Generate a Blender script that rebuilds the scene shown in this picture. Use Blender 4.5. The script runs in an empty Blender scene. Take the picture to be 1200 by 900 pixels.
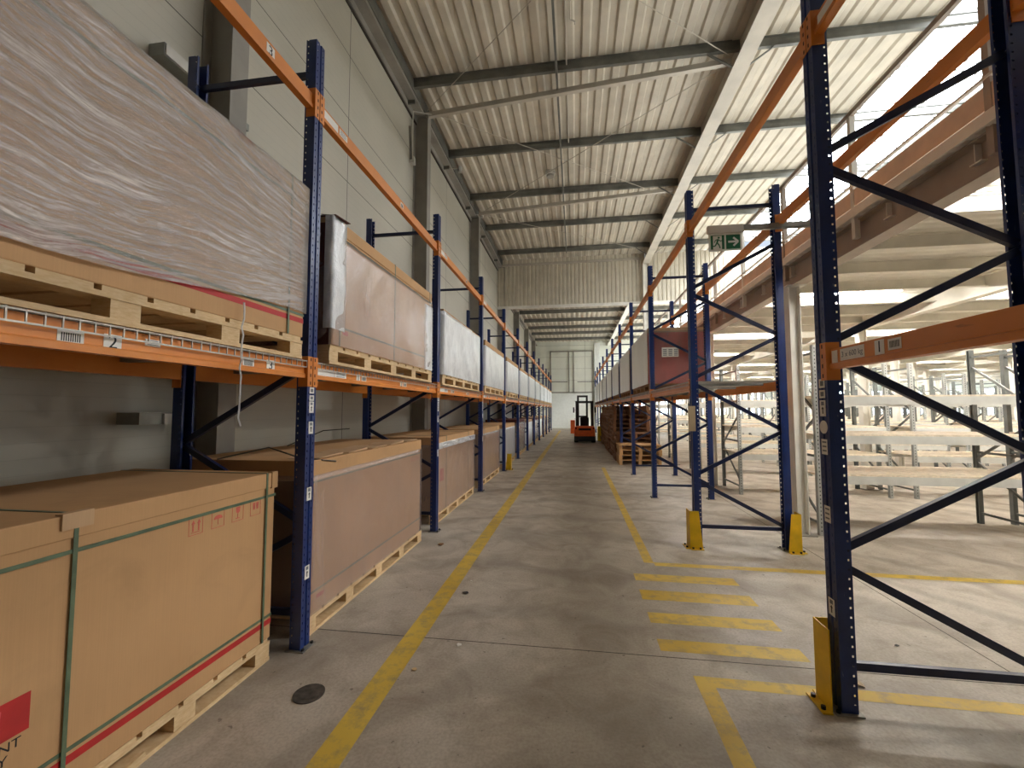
import bpy, math, random
from mathutils import Vector, Matrix
random.seed(7)
SC = bpy.context.scene
COL = SC.collection
PI = math.pi

# ------------------------------------------------------------------ materials
def lin(c):
    return tuple((v/255/12.92 if v/255 <= .04045 else ((v/255+.055)/1.055)**2.4) for v in c) + (1,)

class NT:
    def __init__(s, name):
        s.m = bpy.data.materials.new(name); s.m.use_nodes = True
        s.t = s.m.node_tree; s.t.nodes.clear()
        s.out = s.n('ShaderNodeOutputMaterial')
    def n(s, typ, **kw):
        nd = s.t.nodes.new(typ)
        for k, v in kw.items(): setattr(nd, k, v)
        return nd
    def put(s, sock, v):
        if hasattr(v, 'is_output'): s.t.links.new(v, sock)
        elif v is not None: sock.default_value = v
    def math(s, op, a, b=None, c=None):
        nd = s.n('ShaderNodeMath', operation=op)
        s.put(nd.inputs[0], a)
        if b is not None: s.put(nd.inputs[1], b)
        if c is not None: s.put(nd.inputs[2], c)
        return nd.outputs[0]
    def co(s, which='Object'):
        return s.n('ShaderNodeTexCoord').outputs[which]
    def pos(s):
        return s.n('ShaderNodeNewGeometry').outputs['Position']
    def nrm(s):
        return s.n('ShaderNodeNewGeometry').outputs['Normal']
    def xyz(s, v):
        nd = s.n('ShaderNodeSeparateXYZ'); s.put(nd.inputs[0], v); return nd.outputs
    def vec(s, x, y, z):
        nd = s.n('ShaderNodeCombineXYZ')
        for i, v in enumerate((x, y, z)): s.put(nd.inputs[i], v)
        return nd.outputs[0]
    def scale(s, v, sc):
        nd = s.n('ShaderNodeMapping'); s.put(nd.inputs[0], v); nd.inputs['Scale'].default_value = sc
        return nd.outputs[0]
    def noise(s, v, scale=5, detail=4, rough=.55, dist=0):
        nd = s.n('ShaderNodeTexNoise'); s.put(nd.inputs['Vector'], v)
        nd.inputs['Scale'].default_value = scale; nd.inputs['Detail'].default_value = detail
        nd.inputs['Roughness'].default_value = rough; nd.inputs['Distortion'].default_value = dist
        return nd.outputs['Fac']
    def ramp(s, f, *stops):
        nd = s.n('ShaderNodeValToRGB'); s.put(nd.inputs[0], f); el = nd.color_ramp.elements
        while len(el) < len(stops): el.new(.5)
        for e, (p, c) in zip(el, stops):
            e.position = p; e.color = c if isinstance(c, tuple) else (c, c, c, 1)
        return nd.outputs[0]
    def mix(s, f, a, b, mode='MIX'):
        nd = s.n('ShaderNodeMix', data_type='RGBA', blend_type=mode)
        s.put(nd.inputs[0], f); s.put(nd.inputs[6], a); s.put(nd.inputs[7], b)
        return nd.outputs[2]
    def bump(s, h, strength=.3, dist=.01):
        nd = s.n('ShaderNodeBump'); s.put(nd.inputs['Height'], h)
        nd.inputs['Strength'].default_value = strength; nd.inputs['Distance'].default_value = dist
        return nd.outputs[0]
    def bsdf(s, color, rough=.5, metal=0., normal=None, spec=.5):
        nd = s.n('ShaderNodeBsdfPrincipled')
        s.put(nd.inputs['Base Color'], color); s.put(nd.inputs['Roughness'], rough)
        s.put(nd.inputs['Metallic'], metal); nd.inputs['Specular IOR Level'].default_value = spec
        if normal is not None: s.put(nd.inputs['Normal'], normal)
        return nd.outputs[0]
    def mixsh(s, f, a, b):
        nd = s.n('ShaderNodeMixShader'); s.put(nd.inputs[0], f); s.put(nd.inputs[1], a); s.put(nd.inputs[2], b)
        return nd.outputs[0]
    def done(s, sh):
        s.t.links.new(sh, s.out.inputs[0]); return s.m

def paint(name, c, rough=.45, var=.10, metal=0., scale=6, bump=.05, spec=.5):
    t = NT(name); f = t.noise(t.pos(), scale, 5)
    d = tuple(v*(1-var) for v in c); l = tuple(min(255, v*(1+var)) for v in c)
    col = t.ramp(f, (.3, lin(d)), (.7, lin(l)))
    return t.done(t.bsdf(col, rough, metal, t.bump(t.noise(t.pos(), 90, 2), bump, .002), spec))

def emit(name, c, k):
    t = NT(name); e = t.n('ShaderNodeEmission'); e.inputs[0].default_value = lin(c); e.inputs[1].default_value = k
    return t.done(e.outputs[0])

M = {}
def build_materials():
    # concrete floor
    t = NT('concrete floor'); p = t.pos()
    a = t.noise(p, .55, 5, .6, .6); b = t.noise(p, 2.6, 6, .65, .8); c = t.noise(p, 60, 3)
    col = t.ramp(a, (.3, lin((172, 161, 147))), (.7, lin((207, 198, 184))))
    col = t.mix(t.ramp(b, (.42, 0.), (.66, .5)), col, lin((136, 121, 105)))
    w = t.n('ShaderNodeTexWave', wave_type='RINGS', rings_direction='Z')
    t.put(w.inputs['Vector'], t.scale(p, (.55, .45, 1))); w.inputs['Scale'].default_value = .7
    w.inputs['Distortion'].default_value = 9; w.inputs['Detail'].default_value = 3; w.inputs['Detail Scale'].default_value = 1.2
    col = t.mix(t.ramp(w.outputs['Fac'], (.72, 0.), (.98, .30)), col, lin((104, 92, 80)))
    xs = t.xyz(p)   # worn, dirt-darkened wheel track down the aisle
    tr = t.math('ABSOLUTE', t.math('ADD', xs[0], -.15))
    tr = t.math('ADD', tr, t.math('MULTIPLY', t.noise(p, 1.3, 4), .9))
    col = t.mix(t.ramp(tr, (.55, .38), (1.35, 0.)), col, lin((108, 95, 82)))
    col = t.mix(t.ramp(c, (.35, .25), (.6, 0.)), col, lin((110, 100, 88)))
    sp = t.noise(p, 22, 2)
    col = t.mix(t.ramp(sp, (.70, 0.), (.74, .6)), col, lin((80, 70, 62)))
    M['floor'] = t.done(t.bsdf(col, t.ramp(b, (.3, .42), (.7, .62)), 0, t.bump(c, .12, .003), .4))
    # worn yellow floor paint
    t = NT('yellow floor paint'); p = t.pos()
    f = t.noise(p, 9, 6, .7); g = t.noise(p, 1.2, 3)
    col = t.ramp(g, (.3, lin((196, 160, 52))), (.7, lin((222, 190, 78))))
    col = t.mix(t.ramp(f, (.47, 0.), (.68, .75)), col, lin((150, 134, 100)))
    M['mark'] = t.done(t.bsdf(col, .55))
    M['joint'] = paint('joint sealant', (62, 54, 48), .8)
    # sandwich panel wall
    def wallmat(name, c, ax):
        t = NT(name); p = t.pos(); x = t.xyz(p)
        zf = t.math('FRACT', t.math('ADD', x[2], -.07))
        seam = t.math('LESS_THAN', zf, .012)
        rib = t.math('FRACT', t.math('MULTIPLY', x[2], 10.))
        rib = t.math('LESS_THAN', rib, .06)
        yf = t.math('FRACT', t.math('DIVIDE', t.math('ADD', x[ax], -.85), 5.))
        vs = t.math('LESS_THAN', yf, .003)
        col = t.ramp(t.noise(p, .7, 4), (.3, lin(tuple(v*.94 for v in c))), (.7, lin(c)))
        col = t.mix(t.math('MULTIPLY', rib, .12), col, lin((120, 118, 108)))
        col = t.mix(t.math('MAXIMUM', seam, vs), col, lin((92, 90, 82)))
        h = t.math('SUBTRACT', 1., t.math('MAXIMUM', seam, t.math('MULTIPLY', rib, .3)))
        return t.done(t.bsdf(col, .45, 0, t.bump(h, .3, .006)))
    M['wall'] = wallmat('pale grey sandwich panel', (206, 202, 188), 1)
    M['wallback'] = wallmat('pale green grey panel', (238, 241, 230), 0)
    M['roof'] = paint('off white trapezoidal sheet', (196, 187, 170), .5, .07, 0, 1.5)
    M['cladding'] = paint('beige trapezoidal cladding', (208, 200, 182), .5, .05, 0, 2)
    M['galv'] = paint('galvanised steel', (146, 148, 142), .42, .12, .55, 4)
    M['galvdark'] = paint('weathered galvanised steel', (112, 112, 106), .5, .14, .35, 3)
    M['steelgrey'] = paint('grey painted steel', (150, 146, 138), .5, .08, 0, 2)
    M['steelwhite'] = paint('cream painted steel', (234, 231, 222), .45, .06, 0, 2)
    M['girder'] = paint('beige painted girder steel', (186, 178, 164), .45, .06, 0, 2)
    M['mezzdeck'] = paint('white mezzanine deck sheet', (238, 236, 228), .5, .04, 0, 2)
    M['mezzbeam'] = paint('brownish primer steel', (170, 156, 142), .5, .08, 0, 2)
    M['kick'] = paint('orange brown kick plate', (226, 200, 178), .5, .08, 0, 3)
    M['shelfgrey'] = paint('grey shelving steel', (166, 168, 164), .4, .08, .2, 5)
    M['shelfpost'] = paint('dark grey shelving post', (112, 116, 114), .45, .1, .3, 5)
    M['shelfbeam'] = paint('light grey shelving beam', (206, 206, 200), .4, .05, .1, 5)
    M['chip'] = paint('chipboard shelf', (226, 212, 190), .7, .1, 0, 20)
    # racking
    t = NT('blue perforated steel'); o = t.co(); x = t.xyz(o); n = t.xyz(t.nrm())
    zf = t.math('ABSOLUTE', t.math('ADD', t.math('FRACT', t.math('MULTIPLY', x[2], 20.)), -.5))
    zf2 = t.math('ABSOLUTE', t.math('ADD', t.math('FRACT', t.math('ADD', t.math('MULTIPLY', x[2], 20.), .5)), -.5))
    yd = t.math('ABSOLUTE', t.math('ADD', t.math('ABSOLUTE', x[1]), -.03))
    fr = t.math('MULTIPLY', t.math('LESS_THAN', zf, .17), t.math('LESS_THAN', yd, .0055))
    fr = t.math('MULTIPLY', fr, t.math('GREATER_THAN', x[0], .03))
    xd = t.math('ABSOLUTE', t.math('ADD', x[0], .026))
    sd = t.math('MULTIPLY', t.math('LESS_THAN', zf2, .12), t.math('LESS_THAN', xd, .0062))
    hole = t.math('MULTIPLY', t.math('MAXIMUM', fr, sd), t.math('GREATER_THAN', x[2], .05))
    col = t.ramp(t.noise(t.pos(), 5, 4), (.3, lin((14, 36, 92))), (.7, lin((20, 50, 116))))
    sc = t.noise(t.scale(t.pos(), (40, 40, 8)), 1.5, 4)
    col = t.mix(t.ramp(sc, (.70, 0.), (.76, .7)), col, lin((120, 130, 150)))
    tr = t.n('ShaderNodeBsdfTransparent').outputs[0]
    M['bluepost'] = t.done(t.mixsh(hole, t.bsdf(col, .32, 0, None, .6), tr))
    M['blue'] = paint('blue powder coat', (16, 29, 66), .36, .12, 0, 6)
    t = NT('orange powder coat'); p = t.pos()
    col = t.ramp(t.noise(p, 3, 4), (.3, lin((208, 122, 46))), (.7, lin((224, 140, 60))))
    col = t.mix(t.ramp(t.noise(t.scale(p, (12, 2, 14)), 3, 5), (.68, 0.), (.74, .5)), col, lin((150, 84, 40)))
    M['orange'] = t.done(t.bsdf(col, .36))
    M['slot'] = paint('dark slot', (38, 24, 18), .8)
    M['plate'] = paint('zinc base plate', (140, 136, 128), .5, .15, .4)
    M['yellow'] = paint('yellow guard paint', (228, 184, 20), .42, .07)
    M['bolt'] = paint('black bolt', (30, 28, 26), .5)
    M['wire'] = paint('zinc wire', (178, 174, 166), .35, .1, .5)
    M['white'] = paint('white paper label', (232, 228, 220), .6, .03)
    M['ink'] = paint('black ink', (24, 24, 26), .7)
    M['greyink'] = paint('grey print', (120, 122, 128), .7)
    # cardboard
    def card(name, c, dirt=.25):
        t = NT(name); p = t.pos()
        f = t.noise(p, 1.4, 4); fl = t.noise(t.scale(p, (1, 90, 1)), 2, 2)
        col = t.ramp(f, (.3, lin(tuple(v*.94 for v in c))), (.7, lin(c)))
        col = t.mix(t.ramp(fl, (.4, .10), (.6, 0.)), col, lin(tuple(v*.8 for v in c)))
        col = t.mix(t.ramp(t.noise(p, 3.2, 5, .6, .8), (.55, 0.), (.75, dirt)), col, lin(tuple(v*.75 for v in c)))
        return t.done(t.bsdf(col, .72, 0, t.bump(t.noise(p, 7, 3), .12, .01), .25))
    M['card'] = card('brown corrugated cardboard', (202, 159, 113))
    M['cardpale'] = card('pale cardboard', (206, 170, 132))
    M['carddark'] = card('maroon brown cardboard', (94, 52, 44))
    M['cardred'] = card('red printed cardboard', (224, 112, 106), .4)
    M['redprint'] = paint('red print', (182, 38, 36), .6, .06, 0, 12)
    M['redfade'] = paint('faded red print', (196, 92, 76), .6, .1, 0, 30)
    M['pinkline'] = paint('pale shield line print', (214, 96, 92), .6)
    M['strap'] = paint('green polyester strap', (92, 108, 84), .38, .12, 0, 14)
    M['brownstrap'] = paint('dark strap', (66, 62, 50), .4)
    # wood
    def wood(name, a, b):
        t = NT(name); p = t.pos()
        f = t.noise(t.scale(p, (9, 9, 40)), 2.5, 5, .6, .4); g = t.noise(p, 2.1, 2)
        col = t.ramp(f, (.3, lin(a)), (.7, lin(b)))
        col = t.mix(t.ramp(g, (.35, .35), (.65, 0.)), col, lin(tuple(v*.7 for v in a)))
        return t.done(t.bsdf(col, .7, 0, t.bump(f, .2, .004), .3))
    M['wood'] = wood('new pallet pine', (214, 178, 130), (236, 208, 164))
    M['woodmid'] = wood('used pallet wood', (190, 146, 98), (218, 176, 126))
    M['woodold'] = wood('old pallet wood', (138, 98, 66), (172, 128, 88))
    M['wooddark'] = wood('dark pallet wood', (124, 84, 58), (158, 114, 80))
    # stretch film: thin clear skin; whitish streaks stand in for reflections on its wrinkles
    def film(name, tint, lo, hi, streak, scale, rough, bump, fan=None, gain=1.0):
        t = NT(name); p = t.pos()
        if fan:
            x = t.xyz(p); dz = t.math('ADD', x[2], -fan[1])
            wid = t.math('ADD', 1., t.math('MULTIPLY', t.math('ADD', fan[0], t.math('MULTIPLY', x[1], -1.)), .42))
            q = t.math('ADD', t.math('DIVIDE', dz, wid), t.math('MULTIPLY', t.noise(p, 1.2, 3), .13))
            v = t.vec(t.math('MULTIPLY', x[0], 2.), t.math('MULTIPLY', x[1], 1.9), t.math('MULTIPLY', q, 44.))
        else:
            v = t.scale(p, streak)
        f = t.noise(v, scale, 6, .62, .6); g = t.noise(p, 26, 4, .6, 1.2)
        big = t.noise(p, 1.6, 2)
        h = t.math('ADD', f, t.math('MULTIPLY', g, .45))
        k = t.math('ADD', t.math('MULTIPLY', f, .75), t.math('MULTIPLY', big, .25))
        if fan: k = t.math('ADD', t.math('MULTIPLY', k, .8), t.math('MULTIPLY', t.noise(t.scale(v, (1, 2.6, 1.6)), 2.4, 5, .7, .8), .2))
        fac = t.ramp(k, (.38, lo), (.53, lo*.65+hi*.35), (.68, hi))
        if fan: h = t.math('ADD', h, t.math('MULTIPLY', t.noise(t.scale(v, (1, 3, 2.2)), 2.6, 4, .7, 1.0), .5))
        nb = t.bump(h, bump, .016 if fan else .02)
        white = t.bsdf(lin(tint), rough, 0, nb, .9)
        tr = t.n('ShaderNodeBsdfTransparent'); tr.inputs[0].default_value = (.95, .93, .92, 1)
        base = t.mixsh(fac, tr.outputs[0], white)
        gl = t.n('ShaderNodeBsdfGlossy'); gl.inputs['Roughness'].default_value = rough
        gl.inputs['Color'].default_value = (1, 1, 1, 1); t.put(gl.inputs['Normal'], nb)
        fr = t.n('ShaderNodeFresnel'); fr.inputs[0].default_value = 1.45; t.put(fr.inputs['Normal'], nb)
        return t.done(t.mixsh(t.math('MULTIPLY', fr.outputs[0], gain), base, gl.outputs[0]))
    M['filmfan'] = film('wrinkled clear film with painted glints', (255, 240, 231), .10, .90, (1, 1, 1), 1.3, .11, .6, (2.75, 2.62), 2.2)  # reflected glints painted as white opacity streaks along the wrinkles
    M['filmclear'] = film('smooth clear stretch film', (226, 198, 182), .32, .46, (3, 4, .5), 1.2, .24, .25)
    M['filmsheen'] = film('stretch film with painted white sheen', (250, 251, 252), .66, .98, (3, 4, 2.2), 1.6, .30, .7, None, 1.5)  # diffuse white painted in to imitate bright reflections on the wrap
    M['filmgrey'] = film('grey layered stretch film', (238, 234, 226), .8, .97, (3, 3, .7), 1.2, .3, .4)
    M['filmred'] = film('film over red carton', (222, 180, 172), .12, .42, (4, 4, .8), 1.2, .3, .4)
    # daylight and lamps
    M['sky'] = emit('translucent daylight sheet', (244, 249, 255), SKY)
    M['window'] = emit('daylit window pane', (214, 232, 246), WIN)
    M['tube'] = emit('lit fluorescent tube', (255, 251, 243), TUBE)
    # machine
    M['truck'] = paint('orange forklift paint', (232, 104, 46), .4, .08)
    M['black'] = paint('black steel', (30, 28, 28), .45, .15)
    M['rubber'] = paint('tyre rubber', (26, 25, 24), .85, .1)
    M['redlens'] = paint('red lens', (140, 24, 20), .25)
    M['signgreen'] = paint('green sign', (16, 104, 72), .35, .03)
    M['signwhite'] = paint('white sign', (236, 240, 236), .4, .02)
    M['greycard'] = paint('beige card', (196, 178, 148), .7, .04)
    M['pvc'] = paint('grey white plastic', (206, 204, 196), .4, .03)
    M['drain'] = paint('dark cast iron', (70, 64, 58), .7, .3, .2, 25)

SKY, WIN, TUBE = 13.0, 5.0, 170.0

# ------------------------------------------------------------------ mesh building
class MB:
    def __init__(s): s.v = []; s.f = []; s.mi = []
    def add(s, vs, fs, mi=0):
        b = len(s.v); s.v += [tuple(v) for v in vs]
        for f in fs: s.f.append(tuple(b+i for i in f)); s.mi.append(mi)
        return s
    def box(s, x0, x1, y0, y1, z0, z1, mi=0):
        return s.add([(x0,y0,z0),(x1,y0,z0),(x1,y1,z0),(x0,y1,z0),(x0,y0,z1),(x1,y0,z1),(x1,y1,z1),(x0,y1,z1)],
                     [(3,2,1,0),(4,5,6,7),(0,1,5,4),(1,2,6,5),(2,3,7,6),(3,0,4,7)], mi)
    def bar(s, a, b, w, h, mi=0, upv=(0,0,1)):
        a, b = Vector(a), Vector(b); d = (b-a).normalized(); u = Vector(upv)
        if abs(d.dot(u)) > .98: u = Vector((0,1,0))
        r = d.cross(u).normalized(); u = r.cross(d)
        vs = []
        for p in (a, b):
            for i, j in ((-1,-1),(1,-1),(1,1),(-1,1)): vs.append(p + r*(i*w/2) + u*(j*h/2))
        return s.add(vs, [(3,2,1,0),(4,5,6,7),(0,1,5,4),(1,2,6,5),(2,3,7,6),(3,0,4,7)], mi)
    def tube(s, pts, r, n=8, mi=0):
        pts = [Vector(p) for p in pts]; rings = []
        for i, p in enumerate(pts):
            d = (pts[min(i+1, len(pts)-1)] - pts[max(i-1, 0)]).normalized()
            u = Vector((0,0,1)) if abs(d.z) < .95 else Vector((0,1,0))
            a = d.cross(u).normalized(); b = a.cross(d)
            rings.append([p + a*(r*math.cos(2*PI*k/n)) + b*(r*math.sin(2*PI*k/n)) for k in range(n)])
        vs = [v for rg in rings for v in rg]; fs = []
        for i in range(len(rings)-1):
            for k in range(n):
                fs.append((i*n+k, i*n+(k+1) % n, (i+1)*n+(k+1) % n, (i+1)*n+k))
        fs.append(tuple(range(n))[::-1]); fs.append(tuple((len(rings)-1)*n+k for k in range(n)))
        return s.add(vs, fs, mi)
    def cyl(s, c, axis, r, L, n=16, mi=0):
        c = Vector(c); d = Vector({'x':(1,0,0),'y':(0,1,0),'z':(0,0,1)}[axis])
        return s.tube([c-d*(L/2), c+d*(L/2)], r, n, mi)
    def prism(s, prof, axis, a, b, mi=0, cap=True):
        """closed profile of 2-D points swept along an axis: axis 'y' -> (x,z), 'z' -> (x,y), 'x' -> (y,z)"""
        def P(p, t):
            return {'y': (p[0], t, p[1]), 'z': (p[0], p[1], t), 'x': (t, p[0], p[1])}[axis]
        n = len(prof); vs = [P(p, a) for p in prof] + [P(p, b) for p in prof]
        fs = [(i, (i+1) % n, n+(i+1) % n, n+i) for i in range(n)]
        if cap: fs += [tuple(range(n))[::-1], tuple(range(n, 2*n))]
        return s.add(vs, fs, mi)
    def ibeam(s, axis, a, b, c0, c1, w, h, tf=.014, tw=.009, mi=0):
        """I section; c0,c1: centre of section in the two other axes (lateral, vertical or x,y)"""
        if axis == 'z':
            prof = [(-w/2,-h/2),(w/2,-h/2),(w/2,-h/2+tf),(tw/2,-h/2+tf),(tw/2,h/2-tf),(w/2,h/2-tf),(w/2,h/2),(-w/2,h/2),(-w/2,h/2-tf),(-tw/2,h/2-tf),(-tw/2,-h/2+tf),(-w/2,-h/2+tf)]
            prof = [(q[1], q[0]) for q in prof]
        else:
            prof = [(-w/2,-h/2),(w/2,-h/2),(w/2,-h/2+tf),(tw/2,-h/2+tf),(tw/2,h/2-tf),(w/2,h/2-tf),(w/2,h/2),(-w/2,h/2),(-w/2,h/2-tf),(-tw/2,h/2-tf),(-tw/2,-h/2+tf),(-w/2,-h/2+tf)]
        return s.prism([(c0+p[0], c1+p[1]) for p in prof], axis, a, b, mi)
    def mesh(s, name, mats):
        me = bpy.data.meshes.new(name); me.from_pydata(s.v, [], s.f)
        for m in (mats if isinstance(mats, (list, tuple)) else [mats]): me.materials.append(M[m] if isinstance(m, str) else m)
        me.polygons.foreach_set('material_index', s.mi)
        import bmesh
        bm = bmesh.new(); bm.from_mesh(me); bmesh.ops.recalc_face_normals(bm, faces=bm.faces); bm.to_mesh(me); bm.free()
        me.update(); return me
    def obj(s, name, mats, parent=None, loc=(0,0,0), bevel=0, smooth=False):
        o = bpy.data.objects.new(name, s.mesh(name, mats)); COL.objects.link(o)
        o.location = loc
        if parent: o.parent = parent
        if bevel:
            b = o.modifiers.new('bevel', 'BEVEL'); b.width = bevel; b.segments = 2; b.limit_method = 'ANGLE'
        if smooth:
            for p in o.data.polygons: p.use_smooth = True
        return o

def tag(o, label, cat, group=None):
    o['label'] = label; o['category'] = cat
    if group: o['group'] = group
    return o
def thing(name, label, cat, loc=(0,0,0), rz=0, group=None):
    o = bpy.data.objects.new(name, None); COL.objects.link(o); o.empty_display_size = .1
    o.location = loc; o.rotation_euler = (0, 0, rz)
    return tag(o, label, cat, group)
def struct(o): o['kind'] = 'structure'; return o
KIDS = {}
def kids(o):
    return [c for c in bpy.data.objects if c.parent == o]
def copy_thing(root, loc, label, rz=None, group=None, tree=None):
    """copy of a thing with copies of its parts and sub-parts (mesh data shared)"""
    r = root.copy(); COL.objects.link(r); r.location = loc
    if rz is not None: r.rotation_euler = (0, 0, rz)
    r['label'] = label
    if group: r['group'] = group
    def rec(src, dst):
        if src.name not in KIDS: KIDS[src.name] = kids(src)
        for ch in KIDS[src.name]:
            c = ch.copy(); COL.objects.link(c); c.parent = dst; rec(ch, c)
    rec(root, r)
    return r
def text(name, s, size, loc, rot, mat, parent=None, ext=.0004, align='CENTER'):
    cu = bpy.data.curves.new(name, 'FONT'); cu.body = s; cu.size = size; cu.extrude = ext
    cu.align_x = align; cu.align_y = 'CENTER'; cu.materials.append(M[mat])
    tmp = bpy.data.objects.new('tmp', cu); COL.objects.link(tmp); bpy.context.view_layer.update()
    me = bpy.data.meshes.new_from_object(tmp.evaluated_get(bpy.context.evaluated_depsgraph_get()))
    bpy.data.objects.remove(tmp); bpy.data.curves.remove(cu)
    o = bpy.data.objects.new(name, me); COL.objects.link(o); o.location = loc; o.rotation_euler = rot
    if not me.materials: me.materials.append(M[mat])
    if parent: o.parent = parent
    return o
ORD = ['first','second','third','fourth','fifth','sixth','seventh','eighth','ninth','tenth','eleventh','twelfth','thirteenth','fourteenth','fifteenth','sixteenth']

build_materials()

# ------------------------------------------------------------------ camera
def make_camera():
    f, yaw, pitch, roll, h = 499.09, .147, .0599, -.0011, 1.61
    cy, sy, cp, sp = math.cos(yaw), math.sin(yaw), math.cos(pitch), math.sin(pitch)
    fw = Vector((-sy*cp, cy*cp, sp)); rt = Vector((cy, sy, 0)); up = rt.cross(fw)
    r2 = rt*math.cos(roll) + up*math.sin(roll); u2 = up*math.cos(roll) - rt*math.sin(roll)
    cam = bpy.data.cameras.new('camera'); cam.sensor_width = 36; cam.lens = f/1200*36; cam.clip_start = .05; cam.clip_end = 300
    o = bpy.data.objects.new('camera', cam); COL.objects.link(o)
    m = Matrix((r2, u2, -fw)).transposed().to_4x4(); m.translation = Vector((0, 0, h)); o.matrix_world = m
    SC.camera = o
make_camera()

# ------------------------------------------------------------------ shell
XL, XR, YN, YF = -3.4, 27.0, -10.0, 36.5
YP = 18.5                   # drop panel where the high roof meets the lower one
ZR, ZR2 = 8.30, 7.42        # roof sheet undersides
SX0, SX1 = 6.2, 8.45        # skylight strip

def floor():
    b = MB(); b.box(XL-.2, XR, YN, YF, -.3, 0)
    def mk(x0, x1, y0, y1, z=.0012): b.add([(x0,y0,z),(x1,y0,z),(x1,y1,z),(x0,y1,z)], [(0,1,2,3)], 1)
    mk(-1.22, -1.07, -3, 33)
    # pedestrian crossing bars
    for y0, y1 in ((4.25,4.42),(3.84,4.04),(3.44,3.61),(3.06,3.21)): mk(.55, 1.47, y0, y1)
    # near bay outline
    mk(.69, .79, -3, 2.81); mk(.79, 8.5, 2.71, 2.81)
    # far bay outline
    mk(.70, .80, 4.74, 12.2); mk(.80, 8.5, 4.66, 4.76)
    # saw-cut joints
    z = .0008
    for y in (2.99, 8.99, 14.99, 20.99, -3.01): b.add([(XL,y-.004,z),(XR,y-.004,z),(XR,y+.004,z),(XL,y+.004,z)], [(0,1,2,3)], 2)
    for x in (2.62, 8.6): b.add([(x-.004,YN,z),(x+.004,YN,z),(x+.004,YF,z),(x-.004,YF,z)], [(0,1,2,3)], 2)
    struct(b.obj('floor', ['floor','mark','joint']))
floor()

def walls():
    struct(MB().box(XL-.2, XL, YN, YF, 0, 8.7).obj('wall_left', 'wall'))
    struct(MB().box(XR, XR+.2, YN, YF, 0, 8.7).obj('wall_right', 'wallback'))
    struct(MB().box(XL-.2, XR+.2, YN-.2, YN, 0, 8.7).obj('wall_front', 'wall'))
    struct(MB().box(XL-.2, XR+.2, YF, YF+.2, 0, 8.7).obj('wall_back', 'wallback'))
    struct(MB().box(XL, XL+.03, YN, YF, 0, .32).obj('baseboard_left', 'steelgrey'))
walls()

def corrugated(x0, x1, y0, y1, z, per=.30, h=.045):
    """trapezoidal sheet, ribs running along y, as a thin closed-profile sheet"""
    b = MB(); n = int(round((x1-x0)/per)); per = (x1-x0)/n; top = []
    for i in range(n):
        x = x0+i*per
        top += [(x, z), (x+per*.40, z), (x+per*.52, z+h), (x+per*.88, z+h)]
    top.append((x1, z))
    vs, fs = [], []
    for p in top: vs += [(p[0], y0, p[1]), (p[0], y1, p[1])]
    for i in range(len(top)-1): fs.append((2*i, 2*i+1, 2*i+3, 2*i+2))
    b.add(vs, fs); k = len(vs)
    b.add([(p[0], p[1], p[2]+.05) for p in vs], fs)
    return b
def roofs():
    for i, (x0, x1, y0, y1, z) in enumerate(((SX0, SX1, YN, 2.0, ZR), (XL, SX0, YN, YP+.2, ZR), (SX1, XR, YN, YP+.2, ZR), (XL, SX0, YP+.2, YF, ZR2), (SX1, XR, YP+.2, YF, ZR2))):
        o = corrugated(x0, x1, y0, y1, z).obj('ceiling', 'roof'); struct(o)
    for n_, (y0, y1, z) in enumerate(((2.0, YP+.2, ZR), (YP+.2, YF, ZR2))):
        # barrel skylight: daylight sheet with its glazing bars
        b = MB(); k = 12; R = []
        for i in range(k+1):
            a = PI*(1-i/k); R.append(((SX0+SX1)/2 + (SX1-SX0)/2*math.cos(a), z+.10+.38*math.sin(a)))
        vs = [(p[0], y, p[1]) for p in R for y in (y0, y1)]
        b.add(vs, [(2*i, 2*i+1, 2*i+3, 2*i+2) for i in range(k)])
        w = struct(b.obj('window_%d' % (n_+1), 'sky'))
        kb = MB()
        for x in (SX0, SX1): kb.box(x-.03, x+.03, y0, y1, z-.02, z+.14)
        struct(kb.obj('trim_%d' % (n_+1), 'steelwhite'))
        y = y0+.3; g = MB()
        while y < y1:
            g.tube([(p[0], y, p[1]-.05) for p in R], .035, 5); g.tube([(p[0], y+.25, p[1]-.05) for p in R], .02, 5); y += 1.2
        o = g.obj('window_frame', 'galv', w)
roofs()

def drop_panel():
    # vertical trapezoidal cladding hung across the hall
    def clad(x0, x1, z0, z1, y, per=.175, d=.035):
        b = MB(); n = int(round((x1-x0)/per)); per = (x1-x0)/n; pr = []
        for i in range(n):
            x = x0+i*per; pr += [(x, y), (x+per*.55, y), (x+per*.65, y+d), (x+per*.9, y+d)]
        pr.append((x1, y)); pr += [(x1, y+.09), (x0, y+.09)]
        return b.prism(pr, 'z', z0, z1)
    struct(clad(XL, 3.0, 6.18, 8.30, YP).obj('wall_drop_left', 'cladding'))
    struct(clad(3.02, XR, 6.18, 8.28, YP).obj('wall_drop_right', 'cladding'))
    struct(MB().box(XL, 2.86, YP-.04, YP+.13, 6.08, 6.19).obj('trim_3', 'steelwhite'))
    struct(MB().box(XL, 2.86, YP-.05, YP+.10, 8.00, 8.10).obj('trim_4', 'girder'))
    struct(MB().box(3.16, XR, YP-.04, YP+.13, 6.08, 6.19).obj('trim_5', 'steelwhite'))
drop_panel()

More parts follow.
